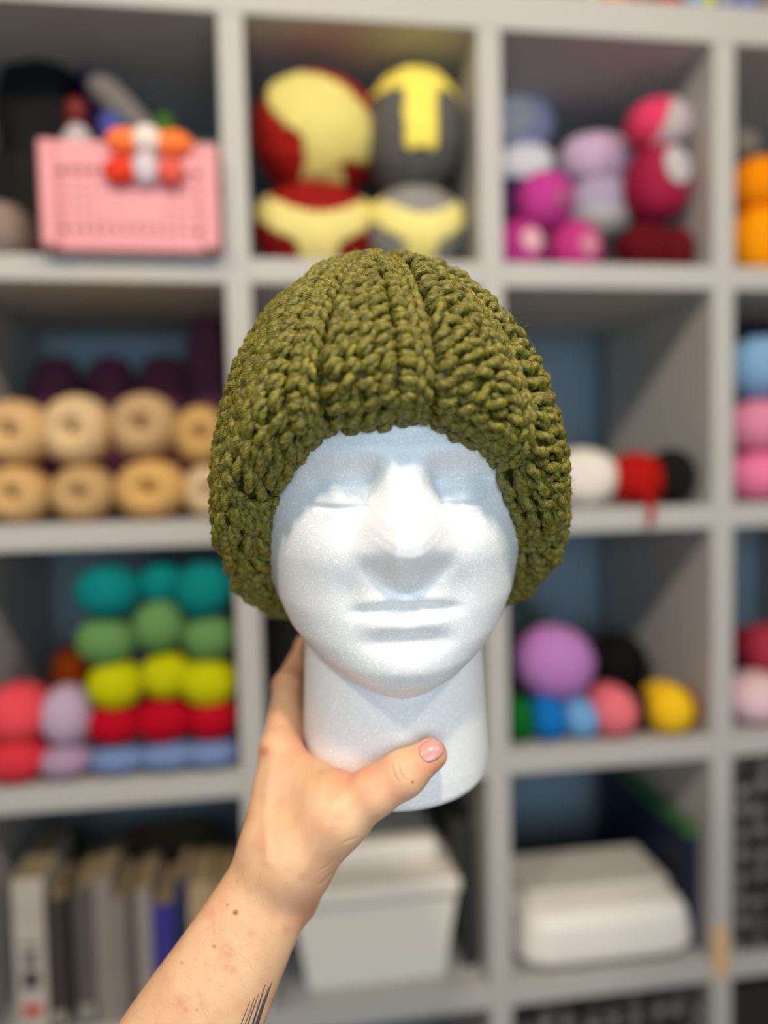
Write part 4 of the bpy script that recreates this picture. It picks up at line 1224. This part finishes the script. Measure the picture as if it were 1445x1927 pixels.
# skin tone: redder on knuckles, web and thumb tip; moles
red = np.zeros(nv)
for (u, v, r, a) in ((690, 1440, 60, .5), (655, 1448, 45, .5), (800, 1425, 45, .55), (575, 1395, 40, .4), (497, 1415, 18, .5), (515, 1280, 24, .45),
                     (612, 1640, 55, .3), (740, 1470, 40, .35), (580, 1720, 40, .35), (545, 1250, 40, .35)):
    red = np.maximum(red, a * np.exp(-((uu - u) ** 2 + (vv - v) ** 2) / r ** 2))
for _ in range(60):
    u, v = random.uniform(230, 640), random.uniform(1400, 1927)
    red = np.maximum(red, random.uniform(.1, .35) * np.exp(-((uu - u) ** 2 + (vv - v) ** 2) / random.uniform(6, 14) ** 2))
mole = np.zeros(nv)
for (u, v, r, a) in ((443, 1717, 5.5, 1.0), (428, 1703, 3, .6), (403, 1781, 4, .6), (776, 1472, 3, .9), (342, 1812, 3, .5), (497, 1414, 9, .45), (370, 1900, 3, .5)):
    mole = np.maximum(mole, np.where(facing, a * np.exp(-(((uu - u) ** 2 + (vv - v) ** 2) / r ** 2) ** 1.5), 0))
ca = me2.color_attributes.new('skin_marks', 'FLOAT_COLOR', 'POINT')
ca.data.foreach_set('color', np.stack([red, mole, np.zeros(nv), np.ones(nv)], -1).astype(np.float32).ravel())
me2.materials.clear(); me2.materials.append(m_skin)
nt = m_skin.node_tree; bs = nt.nodes['Principled BSDF']
bs.inputs['Roughness'].default_value = 0.5; bs.inputs['Specular IOR Level'].default_value = 0.35
bs.inputs['Subsurface Weight'].default_value = 0.2; bs.inputs['Subsurface Radius'].default_value = (1, .35, .2); bs.inputs['Subsurface Scale'].default_value = 0.004
at = nt.nodes.new('ShaderNodeAttribute'); at.attribute_name = 'skin_marks'
sp_ = nt.nodes.new('ShaderNodeSeparateColor'); nt.links.new(at.outputs['Color'], sp_.inputs['Color'])
tc = nt.nodes.new('ShaderNodeTexCoord')
nn1 = nt.nodes.new('ShaderNodeTexNoise'); nn1.inputs['Scale'].default_value = 45; nn1.inputs['Detail'].default_value = 5
nt.links.new(tc.outputs['Object'], nn1.inputs['Vector'])
cr = nt.nodes.new('ShaderNodeValToRGB')
cr.color_ramp.elements[0].position = .3; cr.color_ramp.elements[0].color = (*lin('#dba882'), 1)
cr.color_ramp.elements[1].position = .7; cr.color_ramp.elements[1].color = (*lin('#e7bd94'), 1)
nt.links.new(nn1.outputs['Fac'], cr.inputs['Fac'])
mx1 = nt.nodes.new('ShaderNodeMix'); mx1.data_type = 'RGBA'; mx1.inputs[7].default_value = (*lin('#c8705a'), 1)
nt.links.new(sp_.outputs['Red'], mx1.inputs[0]); nt.links.new(cr.outputs['Color'], mx1.inputs[6])
mx2 = nt.nodes.new('ShaderNodeMix'); mx2.data_type = 'RGBA'; mx2.inputs[7].default_value = (*lin('#a0602a'), 1)
nt.links.new(sp_.outputs['Green'], mx2.inputs[0]); nt.links.new(mx1.outputs[2], mx2.inputs[6]); nt.links.new(mx2.outputs[2], bs.inputs['Base Color'])
nn2 = nt.nodes.new('ShaderNodeTexNoise'); nn2.inputs['Scale'].default_value = 700; nn2.inputs['Detail'].default_value = 3
nt.links.new(tc.outputs['Object'], nn2.inputs['Vector'])
bn = nt.nodes.new('ShaderNodeBump'); bn.inputs['Strength'].default_value = .18; bn.inputs['Distance'].default_value = .0006
nt.links.new(nn2.outputs['Fac'], bn.inputs['Height']); nt.links.new(bn.outputs['Normal'], bs.inputs['Normal'])

pv = [Vector(v) for v in co2]
tree = BVHTree.FromPolygons(pv, [tuple(p.vertices) for p in me2.polygons])
w0 = cw(W0).ravel()


def hit(u, v):
    d = FW + (u - U0) / F_PX * RT - (v - V0) / F_PX * UP
    r = tree.ray_cast(Vector(CAM - w0), Vector(d).normalized())
    return (np.array(r[0]), np.array(r[1])) if r[0] is not None else (None, None)


# thumb nail
ax_d = np.array([811 - 757, 1420 - 1458.]); ax_d /= np.linalg.norm(ax_d); sd_d = np.array([-ax_d[1], ax_d[0]])
nu, nvv = 15, 13
G0 = []; ok = True
for i in range(nu):
    s = -1 + 2 * i / (nu - 1)
    for j in range(nvv):
        t = -1 + 2 * j / (nvv - 1)
        # rounded-square mapping of the nail outline
        a, b_ = s * math.sqrt(1 - .38 * t * t), t * math.sqrt(1 - .38 * s * s)
        c = np.array([812, 1412.]) + ax_d * a * 24 + sd_d * b_ * 20
        h, n = hit(*c)
        if h is None: ok = False; h, n = (G0[-1][0], G0[-1][1]) if G0 else (np.zeros(3), np.array([0, 0, 1.]))
        G0.append((h, n, 0.0009 * (1 - 0.5 * (max(abs(s), abs(t)) ** 4)) if max(abs(s), abs(t)) < .99 else 0.0001))
Vn = np.array([h + n * k_ for h, n, k_ in G0]); Vn2 = np.array([h - n * 0.0008 for h, n, k_ in G0])
qn = grid_quads(nu, nvv); nn3 = len(Vn)
bd = [(i * nvv) for i in range(nu)] + [(nu - 1) * nvv + j for j in range(1, nvv)] + [(i * nvv + nvv - 1) for i in range(nu - 2, -1, -1)] + [j for j in range(nvv - 2, 0, -1)]
sq_ = [[bd[k_], bd[(k_ + 1) % len(bd)], bd[(k_ + 1) % len(bd)] + nn3, bd[k_] + nn3] for k_ in range(len(bd))]
nail = mesh_np('thumbnail', np.vstack([Vn, Vn2]), np.vstack([qn, qn[:, ::-1] + nn3, sq_]), mat('nail_pink', '#cf938c', 0.22, 0.5, noise=(60, .04)), person)
fixn(nail); nail['label'] = 'short pink thumbnail'

# tattoo: dark feather strokes following the skin
b = MB()
strokes = [((468, 1990), (484, 1920), (503, 1870), (512, 1846), 2.6), ((478, 1990), (492, 1925), (506, 1880), (517, 1842), 2.0),
           ((456, 1990), (474, 1930), (490, 1880), (499, 1852), 2.6), ((487, 1990), (497, 1935), (505, 1895), (511, 1866), 1.8),
           ((446, 1990), (462, 1935), (478, 1895), (487, 1868), 1.5), ((462, 1990), (480, 1925), (496, 1880), (506, 1856), 1.6),
           ((430, 1990), (448, 1940), (462, 1905), (470, 1884), 1.0), ((438, 1990), (458, 1935), (472, 1898), (480, 1874), 1.0)]
for a, c, d, e, wp in strokes:
    cp = np.array([a, c, d, e], float); tt = np.linspace(0, 1, 26)
    bz = ((1 - tt) ** 3)[:, None] * cp[0] + (3 * (1 - tt) ** 2 * tt)[:, None] * cp[1] + (3 * (1 - tt) * tt ** 2)[:, None] * cp[2] + (tt ** 3)[:, None] * cp[3]
    tgn = np.gradient(bz, axis=0); tgn /= np.linalg.norm(tgn, axis=1)[:, None]; pr_ = np.stack([-tgn[:, 1], tgn[:, 0]], -1)
    L_, R_ = [], []
    for k_, (p_, q_) in enumerate(zip(bz, pr_)):
        ww = wp * (1 - tt[k_]) ** .7 * .8 + .3
        h1, n1_ = hit(*(p_ - q_ * ww)); h2, n2_2 = hit(*(p_ + q_ * ww))
        if h1 is None or h2 is None: break
        L_.append(h1 + n1_ * .00025); R_.append(h2 + n2_2 * .00025)
    if len(L_) > 2:
        V_ = np.stack([np.array(L_), np.array(R_)], 1).reshape(-1, 3)
        b.add(V_, grid_quads(len(L_), 2))
if b.v:
    t_o = b.build('tattoo', mat('tattoo_ink', '#4a4a50', 0.55), person); t_o['label'] = 'dark feather tattoo'
# fine arm hair
hb_ = MB(); vs, ts = [], []
for _ in range(800):
    u = random.uniform(250, 560); v = random.uniform(1600, 1927)
    if random.random() < (u - 250) / 420: continue
    h, n = hit(u, v)
    if h is None: continue
    d0 = (RT * random.uniform(.3, 1) * 1 + UP * random.uniform(-.9, .15)); d0 = d0 - n * (d0 @ n); d0 /= np.linalg.norm(d0)
    Lh = random.uniform(.0025, .0065); cv = np.cross(n, d0) * random.uniform(-.4, .4)
    pth = [h + d0 * Lh * t + cv * Lh * t * t + n * (0.0002 + .0016 * math.sin(t * 2.2)) for t in (0, .25, .5, .75, 1)]
    hb_.tube(pth, [.000035, .000035, .00003, .000025, .000015], 3)
ho = hb_.build('arm_hair', mat('hair_brown', '#b07c50', 0.5), person); ho['kind'] = 'stuff'
